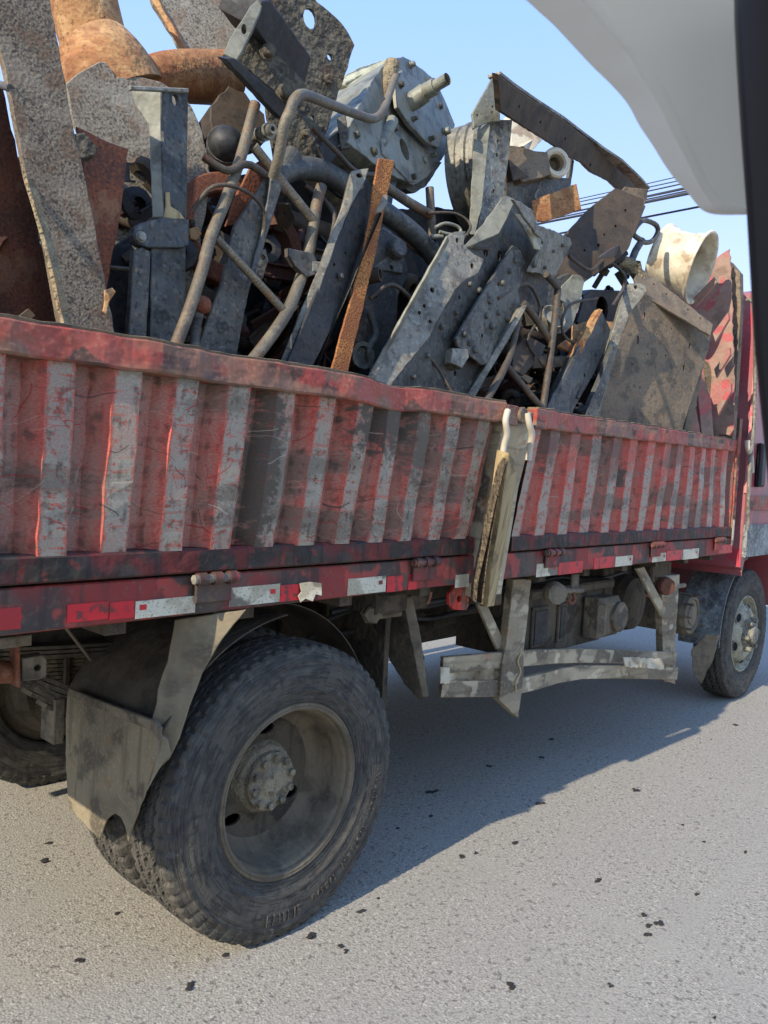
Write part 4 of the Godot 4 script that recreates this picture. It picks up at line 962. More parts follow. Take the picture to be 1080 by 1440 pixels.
	o = thing("perforated_tab", "small pale tab with one hole behind the ladder's lower rung", "tab", Vector3(-0.087,2.118,-0.2))
	plate("tab", o, M.gray, .01, fr(-0.09,2.175,-0.2,8,0),[-0.013,0.049,0.018,0.06,0.031,0.026,0.013,-0.037,-0.018,-0.061,-0.025,-0.017],[[0.009,0.031,0.009]], .002)
	# --- centre
	o = thing("curved_hose", "thick dark blue-grey curved pipe arching behind the black channel", "pipe", Vector3(0.784,2.386,-0.2))
	tube("pipe", o, M.blue, [-0.042,2.448,-0.22,-0.003,2.501,-0.22,0.071,2.543,-0.23,0.183,2.573,-0.24,0.331,2.566,-0.25,0.519,2.539,-0.26,0.721,2.496,-0.26,0.851,2.426,-0.25,0.919,2.365,-0.25],0.039, .8, 4, 18)
	o = thing("black_channel", "deep black steel channel with one pale lip, slanting in front of the curved pipe", "channel", Vector3(-0.063,1.849,-0.02))
	plate("pale_lip", o, M.gray, .05, fr(0.019,2.12,-0.03,34,6),[0.09,0.385,0.148,0.403,0.138,0.364,0.093,0.273,0.055,0.169,0.005,0.001,-0.082,-0.255,-0.118,-0.375,-0.136,-0.377,-0.114,-0.251,-0.023,0.009,0.023,0.142,0.069,0.288],[[0.116,0.373,0.01,0.008]], .0015)
	plate("web", o, M.black, .012, fr(0.09,2.136,-0.04,-8,-2),[0.139,0.386,0.219,0.297,0.158,0.155,0.076,-0.018,-0.076,-0.278,-0.133,-0.384,-0.244,-0.396,-0.198,-0.286,-0.071,-0.016,-0.003,0.148,0.058,0.268],[[-0.007,0.062,0.006],[0.026,0.034,0.006],[0.047,0.113,0.005]], .001)
	plate("far_lip", o, M.dark, .06, fr(0.119,2.049,-0.03,20,0),[0.122,0.35,0.13,0.347,-0.081,-0.195,-0.125,-0.291,-0.135,-0.292,-0.091,-0.187,0.02,0.06])
	bolt("bolt", o, M.dark, fr(0.109,2.167,-0.035,-8,-2), .009, .012)
	o = thing("rust_flat_bar", "bright orange rusted flat bar standing upright beside the black channel", "bar", Vector3(0.117,1.85,-0.02))
	plate("bar", o, M.rustb, .009, fr(0.168,2.15,-0.02,6,0),[0.074,0.434,0.144,0.446,0.13,0.37,0.115,0.3,0.085,0.14,0.051,-0.014,-0.014,-0.3,-0.043,-0.451,-0.119,-0.457,-0.085,-0.299,-0.027,-0.093,0.012,0.049,0.029,0.128,0.042,0.201,0.053,0.321], [], .0022)
	plate("folded_flap", o, M.gray, .008, fr(0.257,2.441,-0.01,30,10),[-0.018,0.035,0.028,0.032,0.025,0.001,0.002,-0.033,-0.033,-0.044], [], .003)
	# dark cast housing behind the rusty bar
	o = thing("dark_casting", "dark lumpy cast housing with bolt bosses behind the rusted flat bar", "casting", Vector3(0.578,1.906,-0.25))
	plate("body", o, M.black, .2, fr(0.465,2.155,-0.2,6,0),[-0.091,0.203,0.015,0.288,0.111,0.263,0.149,0.163,0.105,0.046,0.1,-0.09,0.034,-0.181,0.002,-0.345,-0.18,-0.364,-0.101,-0.044], [], .005)
	plate("upper_web", o, M.dark, .05, fr(0.512,2.323,-0.19,14,10),[-0.098,0.073,-0.019,0.141,0.084,0.096,0.057,-0.028,-0.041,-0.036,-0.109,-0.028],[[-0.038,0.014,0.007],[-0.061,0.01,0.007],[0.006,-0.016,0.009]], .003)
	lathe("boss", o, M.dark, fr(0.533,2.374,-0.18,14,10), [0, .03, .03, .03, .036, .02, .036, -.02], 14)
	lathe("boss", o, M.dark, fr(0.354,1.951,-0.16,10,0), [0, .0, .03, .0, .034, .015, .05, .015, .05, -.03], 16)
	tube("lug", o, M.dark, [0.397,2.113,-0.17,0.423,2.039,-0.16,0.379,1.98,-0.15,0.4,1.905,-0.15],0.013, 0.0, 4, 10)
	o = thing("round_lump", "dark rounded lump of scrap low beside the long frame rail", "lump", Vector3(0.844,2.031,-0.3))
	lathe("lump", o, M.black, fr(0.82,2.204,-0.3,10,20), [0, .09, .06, .08, .1, .03, .11, -.03, .08, -.1, 0, -.1], 14, true)
	for a in [[[0.582,2.651,-0.3,0.703,2.619,-0.28,0.82,2.599,-0.26],0.02, "thin grey rod slanting below the gearbox"], [[0.826,2.714,-0.28,0.832,2.61,-0.27,0.838,2.506,-0.26],0.018, "short upright grey rod beside the drum's edge"], [[0.672,2.487,-0.3,0.832,2.432,-0.28,1.012,2.442,-0.27],0.012, "thin dark bar crossing behind the curved pipe's lower end"]]:
		o = thing("scrap_rod", a[2], "rod", Vector3(a[0][6], a[0][7], a[0][8]))
		tube("rod", o, M.tube, a[0], a[1], 0.0, 2, 10)
	o = thing("steel_loop", "pale thin loop and clip lying at the frame rail's upper edge", "clip", Vector3(0.847,2.522,-0.15))
	tube("loop", o, M.alu, [0.78,2.527,-0.2,0.818,2.55,-0.18,0.88,2.554,-0.17,0.897,2.534,-0.16,0.843,2.508,-0.16,0.784,2.508,-0.18],0.007, 0.0, 4, 8)
	tube("pin", o, M.alu, [0.757,2.482,-0.2,0.804,2.496,-0.18],0.01, 0.0, 1, 8)
	# --- the long frame rail
	o = thing("frame_rail", "long grey riveted frame rail with a curled torn top, leaning on the gate", "frame rail", Vector3(0.518,1.848,0.02))
	plate("near_flange", o, M.gray, .01, fr(0.545,2.1,-0.02,14,8),[-0.298,-0.32,-0.252,-0.226,-0.129,-0.041,-0.008,0.154,0.105,0.34,0.147,0.366,0.2,0.38,0.188,0.324,0.243,0.296,0.29,0.288,0.258,0.226,0.193,0.188,0.139,0.137,0.074,0.039,0.011,-0.062,-0.16,-0.251,-0.204,-0.311],[[0.157,0.334,0.008,0.011],[0.227,0.248,0.009,0.011],[0.03,0.118,0.011],[-0.008,0.052,0.008],[-0.032,0.022,0.008],[0.016,-0.003,0.008]], .0016)
	plate("near_edge", o, M.alu, .035, fr(0.38,2.07,-0.012,60,10),[-0.089,-0.199,0.144,0.313,0.152,0.307,-0.079,-0.204], [], .0015)
	T = fr(0.821,2.182,-0.07,-6,0)
	plate("web", o, M.grayshaded, .012, fr(0.821,2.182,-0.07,-6,0),[-0.563,-0.471,-0.443,-0.33,-0.215,-0.121,-0.058,0.085,0.038,0.154,0.122,0.219,-0.006,0.246,0.247,0.388,0.368,0.545,0.511,0.507,0.665,0.451,0.606,0.342,0.826,0.321,0.48,0.061,0.326,-0.095,0.136,-0.3,0.047,-0.419],[[0.156,0.279,0.02],[0.278,0.292,0.023],[0.443,0.337,0.009],[0.28,0.173,0.009],[0.167,-0.062,0.009],[-0.091,-0.298,0.008],[-0.028,-0.243,0.011],[-0.028,0.055,0.008],[0.02,0.311,0.007]], .0012)
	plate("back_web", o, M.black, .012, fr(1.121,2.428,-0.16,-6,0),[-0.274,-0.178,-0.241,0.023,0.04,0.199,0.455,0.275,0.642,0.11,0.097,-0.257,-0.259,-0.318])
	plate("gusset", o, M.graydark, .014, fr(0.979,2.208,-0.045,-6,0),[0.16,0.315,0.227,0.311,0.288,0.266,0.263,0.198,0.224,0.129,0.278,0.085,0.192,-0.029,-0.011,-0.21,-0.045,-0.22,-0.234,-0.176,-0.258,-0.147,-0.108,0.024,0.054,0.203],[[-0.059,-0.102,0.009],[0.051,0.127,0.009]], .0012)
	plate("far_flange", o, M.gray, .05, fr(1.026,2.04,-0.03,26,6),[0.118,0.225,0.142,0.234,0.101,0.156,-0.033,-0.062,-0.124,-0.217,-0.194,-0.31,-0.219,-0.312,-0.15,-0.19,-0.053,-0.041], [], .002)
	plate("curled_top", o, M.alu, .012, fr(0.934,2.569,-0.04,24,14),[-0.148,-0.15,-0.099,-0.099,0.003,0.031,0.063,0.116,0.092,0.128,0.125,0.119,0.092,0.049,0.036,-0.05,-0.027,-0.086,-0.101,-0.13], [], .003)
	plate("curled_flange", o, M.gray, .014, fr(1.391,2.568,-0.05,-14,-12),[-0.5,0.053,-0.413,0.073,-0.294,0.082,-0.189,0.05,0.027,0.089,0.257,0.12,0.305,0.11,0.245,0.007,0.182,-0.089,0.012,-0.111,-0.148,-0.138,-0.069,0.006,-0.304,0.027], [], .003)
	plate("curl_rib", o, M.alu, .012, fr(1.21,2.581,-0.03,10,0),[-0.099,0.066,-0.064,0.069,0.078,-0.007,0.072,-0.051,0.036,-0.052,-0.004,-0.007], [], .002)
	for q in [fr(1.114,2.41,-0.058,-6,0), fr(0.961,2.254,-0.042,-6,0), fr(0.94,2.189,-0.04,-6,0), fr(0.991,2.156,-0.045,-6,0), fr(0.819,2.058,-0.027,-6,0), fr(0.866,2.04,-0.032,-6,0), fr(1.059,2.347,-0.052,-6,0), fr(1.159,2.466,-0.063,-6,0), fr(1.038,2.22,-0.05,-6,0), fr(0.778,2.087,-0.023,-6,0), fr(1.114,2.211,-0.058,-6,0), fr(0.938,2.294,-0.081,-6,0), fr(0.672,2.099,-0.053,-6,0), fr(0.586,1.978,-0.044,-6,0), fr(0.768,2.171,-0.063,-6,0), fr(0.863,2.303,-0.073,-6,0), fr(0.501,1.887,-0.035,-6,0), fr(1.269,2.47,-0.04,-14,-12), fr(1.402,2.491,-0.069,-14,-12), fr(1.458,2.576,-0.064,-14,-12), fr(1.557,2.628,-0.077,-14,-12)]:
		rivets(o, q, [0, 0], rng.randf_range(.008, .0155), M.graydark)
	plate("stop_block", o, M.gray, .06, fr(0.75,1.986,-0.01,10,6),[-0.04,0.038,0.039,0.044,0.046,0.014,0.007,-0.035,-0.052,-0.021], [], .002)
	# --- perforated post, drum and the bent hoop
	o = thing("perforated_post", "upright grey angle post with a column of bolt holes, above the frame rail", "post", Vector3(1.218,2.744,-0.25))
	plate("front_leg", o, M.gray, .012, fr(1.236,2.966,-0.24,4,0),[-0.073,0.136,0.09,0.191,0.08,0.024,0.05,-0.205,0.032,-0.336,-0.105,-0.37,-0.089,-0.224],[[-0.006,0.063,0.009],[-0.006,0.004,0.009],[-0.015,-0.157,0.009],[0.018,0.13,0.006]], .001)
	plate("side_leg", o, M.alu, .012, fr(1.144,2.938,-0.25,44,4),[-0.046,0.097,0.024,0.163,0.014,-0.031,0.004,-0.22,-0.022,-0.348,-0.047,-0.349], [], .0015)
	plate("head_plate", o, M.alu, .012, fr(1.158,3.184,-0.24,16,0),[-0.095,-0.087,-0.054,-0.01,0.001,0.091,0.04,0.109,0.062,-0.074,0,-0.097,-0.083,-0.15],[[0.026,0.081,0.006],[0.027,0.063,0.006],[0.014,-0.026,0.006],[0.012,-0.051,0.006],[-0.068,-0.086,0.006],[0.025,0.038,0.005]], .002)
	o = thing("brake_drum", "large ribbed pale grey brake drum behind the perforated post", "brake drum", Vector3(1.496,2.739,-0.55))
	lathe("drum", o, M.gray, fr(1.433,2.98,-0.4,-15,6), [0, .02, .185, .02, .205, .006, .222, .006, .228, .0, .24, 0, .25, -.012, .25, -.03, .237, -.036, .237, -.05, .25, -.056, .25, -.075, .237, -.08, .237, -.1, .245, -.105, .245, -.15, .22, -.16, 0, -.16], 48)
	o = thing("white_rim_piece", "piece of white painted rim showing under the bent hoop", "rim", Vector3(1.835,3.257,-0.5))
	plate("piece", o, M.white, .05, fr(1.797,3.311,-0.48,20,10),[-0.094,0.092,-0.004,0.085,0.102,0.003,0.041,-0.083,-0.086,-0.084], [], .003)
	plate("lip", o, M.white, .03, fr(1.817,3.277,-0.46,0,0),[-0.063,-0.039,0.083,0.065,0.126,0.058,-0.001,-0.05])
	o = thing("bent_hoop", "heavy steel strip bent round like a hoop against the sky", "hoop", Vector3(1.716,2.514,-0.2))
	plate("upper_arm", o, M.browndark, .03, fr(1.796,3.247,-0.22,-12,-24),[-0.829,-0.08,-0.69,-0.064,-0.448,-0.028,-0.143,0.022,0.149,0.059,0.444,0.1,0.754,0.149,1.162,0.185,1.378,0.197,1.418,0.122,1.333,0.066,1.135,0.042,0.914,0.038,0.766,0.029,0.457,-0.024,0.296,-0.032,0.135,-0.066,-0.121,-0.092,-0.428,-0.137,-0.578,-0.158,-0.693,-0.172],[[0.387,-0.007,0.011],[-0.564,-0.099,0.007],[-0.326,-0.07,0.008],[-0.02,-0.025,0.008]], .0015)
	sweep("upper_lip", o, M.gray, v3s([1.158,3.287,-0.21,1.284,3.291,-0.22,1.496,3.302,-0.23,1.753,3.32,-0.24,1.986,3.324,-0.25,2.206,3.327,-0.255,2.433,3.337,-0.26,2.694,3.317,-0.265,2.804,3.297,-0.265]), [-.05, -.006, .012, -.006, .012, .006, -.05, .006], Vector3.UP)
	plate("corner", o, M.brown, .018, fr(2.532,3.144,-0.2,24,0),[-0.08,0.055,0.076,0.069,0.076,0.014,0.033,-0.081,-0.05,-0.064,-0.135,-0.002], [], .003)
	plate("lower_arm", o, M.browndark, .05, fr(2.005,2.772,-0.18,26,12),[0.188,0.336,0.372,0.307,0.343,0.204,0.242,0.001,0.154,-0.076,0.045,-0.155,-0.097,-0.26,-0.285,-0.435,-0.403,-0.363,-0.275,-0.151,-0.165,-0.004,0.014,0.191],[[0.052,-0.01,0.01],[0.093,0.055,0.007],[-0.039,-0.052,0.007],[0.17,0.116,0.009],[0.242,0.217,0.009]], .002)
	plate("lower_lip", o, M.browndark, .012, fr(2.352,2.894,-0.16,-24,-10),[0.447,0.328,0.815,0.426,0.511,0.154,0.219,-0.023,-0.358,-0.222,-0.902,-0.372,-0.514,-0.224,0.098,-0.01,0.354,0.198], [], .002)
	for q in [fr(2.223,2.829,-0.15,0,0), fr(2.164,2.785,-0.15,0,0), fr(2.295,2.908,-0.15,0,0)]: bolt("bolt", o, M.brown, q, .02, .03)
	o = thing("torque_rod_eye", "brown rusty arm ending in a round pale bushing eye", "rod eye", Vector3(1.673,3.008,-0.25))
	tube("eye", o, M.brown, [1.861,3.144,-0.38,1.759,3.11,-0.26],0.065, .0, 1, 26)
	lathe("ring", o, M.white, fr(1.71,3.087,-0.23,28,2), [.04, -.06, .066, -.03, .074, -.012, .074, .006, .066, .014, .05, .014, .042, .006, .04, -.06], 30)
	lathe("bushing", o, M.brown, fr(1.713,3.089,-0.232,28,2), [.042, -.01, .038, -.008, .032, -.012, .03, -.06, 0, -.06], 24)
	plate("arm", o, M.brown, .09, fr(1.51,3.029,-0.27,14,6),[-0.116,0.056,-0.044,0.07,0.057,0.077,0.143,0.094,0.17,-0.011,0.055,-0.062,-0.024,-0.095,-0.109,-0.05], [], .004)
	plate("arm_gusset", o, M.browndark, .05, fr(1.427,2.949,-0.25,10,0),[-0.081,0.052,0.067,0.008,-0.035,-0.038])
	o = thing("dark_crate_plate", "dark flat panel hanging under the bushing eye", "panel", Vector3(1.755,2.875,-0.33))
	plate("panel", o, M.dark, .02, fr(1.727,2.97,-0.32,-2,0),[-0.317,-0.03,0.281,0.158,0.298,0.266,0.33,0.262,0.295,0.052,0.013,-0.101,-0.292,-0.253], [], .002)
	tube("handle", o, M.gray, [1.669,2.963,-0.3,1.632,2.916,-0.29,1.662,2.883,-0.29,1.698,2.914,-0.29],0.007, 0.0, 4, 8)
	o = thing("small_rust_plate", "small rust-orange square plate sticking out under the bent hoop", "plate", Vector3(1.712,2.826,-0.22))
	plate("plate", o, M.rustp, .01, fr(1.703,2.888,-0.2,28,4),[-0.145,-0.014,-0.021,0.049,0.102,0.112,0.134,-0.009,0.022,-0.063,-0.08,-0.107,-0.135,-0.102], [], .0015)
	# --- rods and castings right of the frame rail
	for a in [[[1.344,2.441,-0.02,1.433,2.41,-0.02,1.449,2.381,-0.02,1.417,2.197,-0.01,1.399,2.043,-0.01,1.355,1.867,0,1.338,1.709,0], "thin bent grey rod standing on the gate's post"], [[1.208,2.292,-0.04,1.314,2.231,-0.03,1.414,2.16,-0.02], "short dark rod leaning against the thin bent grey rod"], [[1.164,2.241,-0.03,1.15,2.173,-0.03,1.086,2.025,-0.02,0.931,1.854,0,0.862,1.762,0], "dark rod running down under the frame rail's edge"], [[1.107,2.011,-0.04,1.217,1.933,-0.02,1.345,1.854,0,1.527,1.786,0], "dark rod slanting down to the gate's post"]]:
		var p: Array = a[0]
		o = thing("scrap_rod", a[1], "rod", Vector3(p[p.size() - 3], p[p.size() - 2], p[p.size() - 1]))
		tube("rod", o, M.tubedark, p, .0155, 0.0, 3, 10)
	o = thing("spring_bracket", "grey cast C-shaped bracket behind the thin bent rod", "bracket", Vector3(1.815,2.271,-0.2))
	plate("cheek", o, M.alu, .05, fr(1.798,2.405,-0.16,20,6),[-0.045,0.093,0.028,0.162,0.084,0.164,0.102,0.138,0.073,0.018,0.026,-0.089,-0.028,-0.142,-0.082,-0.153,-0.108,-0.135,-0.046,-0.085,-0.018,-0.024,-0.036,0.016,-0.072,0.025], [], .002)
	plate("back", o, M.dark, .12, fr(1.665,2.384,-0.2,8,0),[-0.139,0.009,-0.042,0.095,0.148,0.187,0.217,0.179,0.168,-0.006,0.075,-0.098,-0.065,-0.1], [], .004)
	lathe("cup", o, M.gray, fr(1.662,2.319,-0.17,20,30), [0, .0, .05, .0, .06, .02, .066, .02, .066, -.06, 0, -.06], 20)
	o = thing("open_black_box", "black open tray with rounded corners beside the cast bracket", "tray", Vector3(2.306,2.434,-0.25))
	plate("rim", o, M.black, .015, fr(2.201,2.486,-0.2,-6,0),[-0.295,-0.138,-0.227,0.005,-0.139,0.053,0.309,0.142,0.38,0.141,0.336,0.003,0.238,-0.079,-0.252,-0.18],[[0.022,-0.011,0.084,0.065]])
	plate("back", o, M.pit, .01, fr(2.371,2.528,-0.29,-6,0),[-0.29,-0.14,-0.238,0.012,0.371,0.15,0.319,-0.078,-0.263,-0.188])
	plate("wall", o, M.black, .09, fr(2.2,2.562,-0.205,-6,0),[-0.215,-0.061,-0.127,-0.016,0.367,0.083,0.348,0.063,-0.106,-0.027,-0.177,-0.064])
	o = thing("hose_fittings", "tangle of dark fittings above the black open tray", "fitting", Vector3(2.262,2.615,-0.22))
	for k in 9:
		var c: Vector3 = Vector3(2.23,2.681,-0.2) + Vector3(rng.randf_range(-.13, .17), rng.randf_range(-.1, .1), rng.randf_range(-.06, .05))
		tube("fitting", o, [M.dark, M.black, M.crust][k % 3], [c.x, c.y, c.z, c.x + rng.randf_range(-.09, .09), c.y + rng.randf_range(-.09, .05), c.z + rng.randf_range(-.03, .06)], rng.randf_range(.014, .03), .5, 1, 10)
	o = thing("rusty_edge_channel", "dark blue-grey channel with a pale torn rusty edge beside the brown plate", "channel", Vector3(1.515,1.876,0))
	plate("web", o, M.blue, .012, fr(1.736,2.143,-0.03,-4,0),[0.177,0.251,0.326,0.164,0.142,-0.062,-0.057,-0.257,-0.13,-0.384,-0.412,-0.404,-0.322,-0.263,-0.107,-0.022,0.03,0.121],[[0.146,0.022,0.008],[0.03,-0.091,0.01]], .0012)
	plate("torn_edge", o, M.rusto, .04, fr(1.709,2.206,-0.02,30,0),[0.059,0.141,0.077,0.163,0.097,0.159,-0.004,-0.054,-0.055,-0.092,-0.071,-0.081,-0.016,0.005], [], .003)
	plate("low_lip", o, M.blue, .05, fr(1.503,1.979,0,20,0),[0.056,0.129,0.081,0.138,-0.034,-0.1,-0.083,-0.201,-0.107,-0.202,-0.067,-0.097])
	o = thing("rusty_step", "rust-tan torn scraps of bracket between the rods and the torn channel", "bracket", Vector3(1.785,2.227,-0.14))
	plate("tread", o, M.rusto, .02, fr(1.81,2.299,-0.12,10,20),[-0.006,0.014,0.105,0.05,0.329,0.089,0.339,0.05,0.056,-0.029,-0.05,-0.085], [], .004)
	plate("tread", o, M.rusto, .02, fr(1.715,2.213,-0.1,10,20),[-0.084,-0.036,0.005,0.016,0.08,0.012,0.013,-0.058,-0.057,-0.046], [], .005)
	plate("shadow_bar", o, M.browndark, .03, fr(1.593,2.091,-0.06,4,0),[-0.214,0.003,0.091,0.04,0.061,-0.012,-0.219,-0.055], [], .002)  # dark bar that stands in for a shadow across the bracket
	o = thing("folded_plate_scrap", "folded dark brown scrap plate low among the rods", "plate", Vector3(1.385,2.033,-0.1))
	plate("face", o, M.browndark, .02, fr(1.362,2.093,-0.09,14,18),[-0.098,0.007,0,0.104,0.117,0.065,0.078,0.01,-0.062,-0.104,-0.124,-0.078], [], .003)
	plate("edge", o, M.brown, .015, fr(1.321,2.016,-0.07,30,0),[-0.078,0.019,-0.013,-0.013,0.03,-0.028,0.011,-0.055,-0.069,-0.012], [], .003)
	# --- the brown plate near the cab
	o = thing("brown_door_plate", "big mud-brown steel plate with punched holes and a folded top near the cab", "plate", Vector3(2.295,1.885,0.02))
	T = fr(2.46,2.246,0,12,0)
	plate("sheet", o, M.brown, .012, fr(2.46,2.246,0,12,0),[-0.243,0.207,-0.155,0.281,-0.123,0.316,0.029,0.297,0.518,0.19,0.502,0.09,0.402,-0.135,0.312,-0.362,0.291,-0.525,-0.482,-0.569,-0.449,-0.348,-0.345,-0.044,-0.282,0.134],[[-0.109,0.194,0.011,0.023],[-0.15,0.064,0.012,0.023],[0.318,0.094,0.01,0.02],[0.279,-0.035,0.01,0.02],[0.012,0.117,0.006],[0.141,0.167,0.006],[-0.183,-0.068,0.007],[-0.057,0.001,0.006],[0.101,0.013,0.006],[0.21,-0.131,0.006],[0.015,-0.133,0.006],[-0.104,-0.184,0.006]], .0012)
	plate("folded_top", o, M.brown, .014, fr(2.546,2.568,0.02,18,24),[-0.174,0.177,-0.132,0.158,0.073,0.041,0.324,-0.11,0.265,-0.193,0.069,-0.115,-0.127,-0.041,-0.207,-0.038,-0.229,0.084],[[-0.084,0.075,0.008],[-0.001,0.027,0.008],[0.142,-0.048,0.008],[0.225,-0.09,0.008]], .002)
	plate("near_lip", o, M.gray, .03, fr(2.054,2.364,0.02,36,6),[0.107,0.186,0.116,0.158,0.023,0.039,-0.037,-0.126,-0.124,-0.443,-0.159,-0.623,-0.212,-0.626,-0.163,-0.41,-0.084,-0.109,-0.025,0.093,0.02,0.192,0.075,0.198],[[0.052,0.174,0.011]], .0016)
	plate("near_leg", o, M.blue, .03, fr(1.873,2.022,0.02,10,0),[0.047,0.193,0.082,0.184,-0.029,-0.141,-0.081,-0.283,-0.155,-0.288,-0.118,-0.136,-0.026,0.032], [], .001)
	plate("tall_edge", o, M.brown, .02, fr(2.895,2.06,0.03,20,0),[0.057,0.254,0.117,0.253,0.022,-0.331,-0.048,-0.335,0.023,0.002], [], .002)
	o = thing("crimped_hose_end", "tan crusted pipe elbow above the brown plate", "pipe", Vector3(2.354,2.619,-0.1))
	tube("elbow", o, M.crustpale, [2.275,2.731,-0.16,2.349,2.729,-0.13,2.415,2.678,-0.1,2.458,2.633,-0.1],0.035, .6, 4, 14)
	o = thing("lifting_hook", "dark steel loop handle standing up beside the white wheel rim", "hook", Vector3(2.42,2.771,-0.15))
	tube("loop", o, M.dark, [2.504,2.898,-0.14,2.422,2.901,-0.14,2.402,2.919,-0.14,2.463,2.981,-0.14,2.531,3.015,-0.14,2.671,3.028,-0.14,2.705,2.997,-0.14,2.648,2.934,-0.14,2.559,2.9,-0.14,2.494,2.9,-0.14],0.014, 0.0, 4, 10)
	tube("shank", o, M.dark, [2.513,2.9,-0.14,2.443,2.829,-0.14,2.373,2.742,-0.13],0.02, 0.0, 2, 10)
	o = thing("white_wheel_rim", "dirty white steel wheel rim lying on top of the load by the cab", "wheel rim", Vector3(2.898,2.686,-0.05))
	T = fr(3.073,2.858,-0.02,-8,-18)
	lathe("barrel", o, M.white, T, [.19, -.26, .206, -.262, .212, -.255, .208, -.24, .196, -.232, .192, -.2, .182, -.18, .18, -.09, .19, -.07, .194, -.03, .206, -.014, .216, -.008, .218, .002, .212, .01, .2, .004, .192, -.014, .184, -.05, .172, -.07, .17, -.2], 56, true)
	lathe("inner_disc", o, M.gray, T, [.172, -.12, .14, -.13, .11, -.1, .08, -.1, .08, -.13], 40)
	# --- red sheet scraps against the headboard
	o = thing("red_rail_scrap", "faded red strips of sheet standing between the brown plate and headboard", "sheet", Vector3(3.379,1.933,-0.05))
	plate("strip", o, M.pink, .02, fr(3.266,2.1,-0.02,20,0),[-0.072,0.081,-0.029,0.156,0.063,0.006,0.139,-0.346,0.037,-0.352], [], .002)
	plate("strip", o, M.brown, .02, fr(3.464,2.122,-0.05,20,0),[-0.09,0.236,-0.043,0.223,0.053,0.005,0.132,-0.359,0.065,-0.362,-0.013,-0.001], [], .003)
	plate("strip", o, M.pink, .02, fr(3.124,1.956,0,20,0),[-0.085,-0.007,-0.037,0.126,0.029,-0.041,0.072,-0.213,-0.075,-0.221], [], .002)
	o = thing("dark_filler_block", "added dark engine block deep behind the ladder frame and black channel", "filler", Vector3(0.585,2.32,-0.7))
	plate("block", o, M.black, .4, fr(0.41,2.321,-0.55,10,0),[-0.338,0.283,0.146,0.424,0.304,0.208,0.397,-0.043,0.348,-0.474,-0.316,-0.54,-0.307,-0.113],[[-0.134,0.083,0.025],[-0.037,0.076,0.025],[0.063,0.069,0.026]], .004)  # added mass, plugs sky gaps so the load looks dark inside
	for q in [fr(0.279,2.507,-0.54,10,0), fr(0.586,2.504,-0.54,10,0), fr(0.687,2.263,-0.54,10,0)]: bolt("bolt", o, M.dark, q, .02, .03)
	o = thing("dark_infill_block", "dark axle block added deep behind the rods and cast bracket", "infill", Vector3(2.515,2.297,-0.7))
	plate("casing", o, M.black, .3, fr(1.96,2.281,-0.5,4,0),[-1.173,0.374,-0.823,0.498,-0.304,0.601,0.088,0.398,0.384,0.22,1.005,0.33,1.099,-0.374,-0.931,-0.533], [], .004)  # added mass, closes bright gaps behind the rods
	tube("infill_tube", o, M.browndark, [0.997,2.215,-0.4,1.579,2.215,-0.42,2.652,2.429,-0.45],0.08, .8, 2, 18)
	for a in [[[-0.422,2.235,-0.1,-0.377,2.315,-0.06,-0.276,2.331,-0.05,-0.176,2.299,-0.08,-0.17,2.192,-0.1], .006, "thin wire looping round the ladder frame's first tube"], [[0.087,2.483,-0.2,0.149,2.395,-0.12,0.114,2.242,-0.1,0.241,2.158,-0.12,0.23,2.006,-0.14], .009, "dark cable hanging behind the black channel's pale lip"], [[0.363,2.155,-0.14,0.436,2.216,-0.1,0.553,2.162,-0.1,0.53,2.027,-0.12,0.661,1.939,-0.14], .008, "dark hose curling through the gap beside the rusted flat bar"], [[0.77,2.588,-0.24,0.904,2.617,-0.2,0.962,2.574,-0.16,0.834,2.457,-0.1,0.946,2.458,-0.04], .006, "thin wire lying over the frame rail's torn upper edge"], [[1.03,2.277,-0.05,1.324,2.403,-0.1,1.477,2.307,-0.12,1.353,2.156,-0.1,1.471,2.042,-0.06], .008, "dark hose curling between the rods beside the frame rail"], [[1.665,2.608,-0.1,1.878,2.589,-0.1,2.109,2.697,-0.14,2.266,2.631,-0.1,2.142,2.465,-0.1], .009, "dark hose draped over the tray and fittings by the brown plate"], [[-0.374,2.413,-0.12,-0.303,2.391,-0.1,-0.222,2.433,-0.1,-0.07,2.402,-0.12], .012, "thick dark hose crossing behind the black canister dome"], [[2.044,2.486,-0.14,1.66,2.371,-0.08,1.59,2.223,-0.06,1.832,2.159,-0.06,1.69,1.934,-0.02], .007, "thin wire hanging over the tray towards the torn channel"], [[0.106,2.682,-0.2,0.19,2.635,-0.18,0.337,2.617,-0.22,0.49,2.658,-0.26], .009, "dark cable running from the crusted plate to the gearbox"], [[0.492,1.915,-0.1,0.604,1.981,-0.06,0.716,1.831,0,0.817,1.73,0], .006, "thin wire across the frame rail's lower end"]]:
		o = thing("loose_wire", a[2], "wire", Vector3(a[0][0], a[0][1], a[0][2]), "loose wires among the scrap")
		tube("wire", o, M.tubedark, a[0], a[1], 0.0, 5, 7)
	# --- deep in the bed: dark jumble nobody could count
	heap()

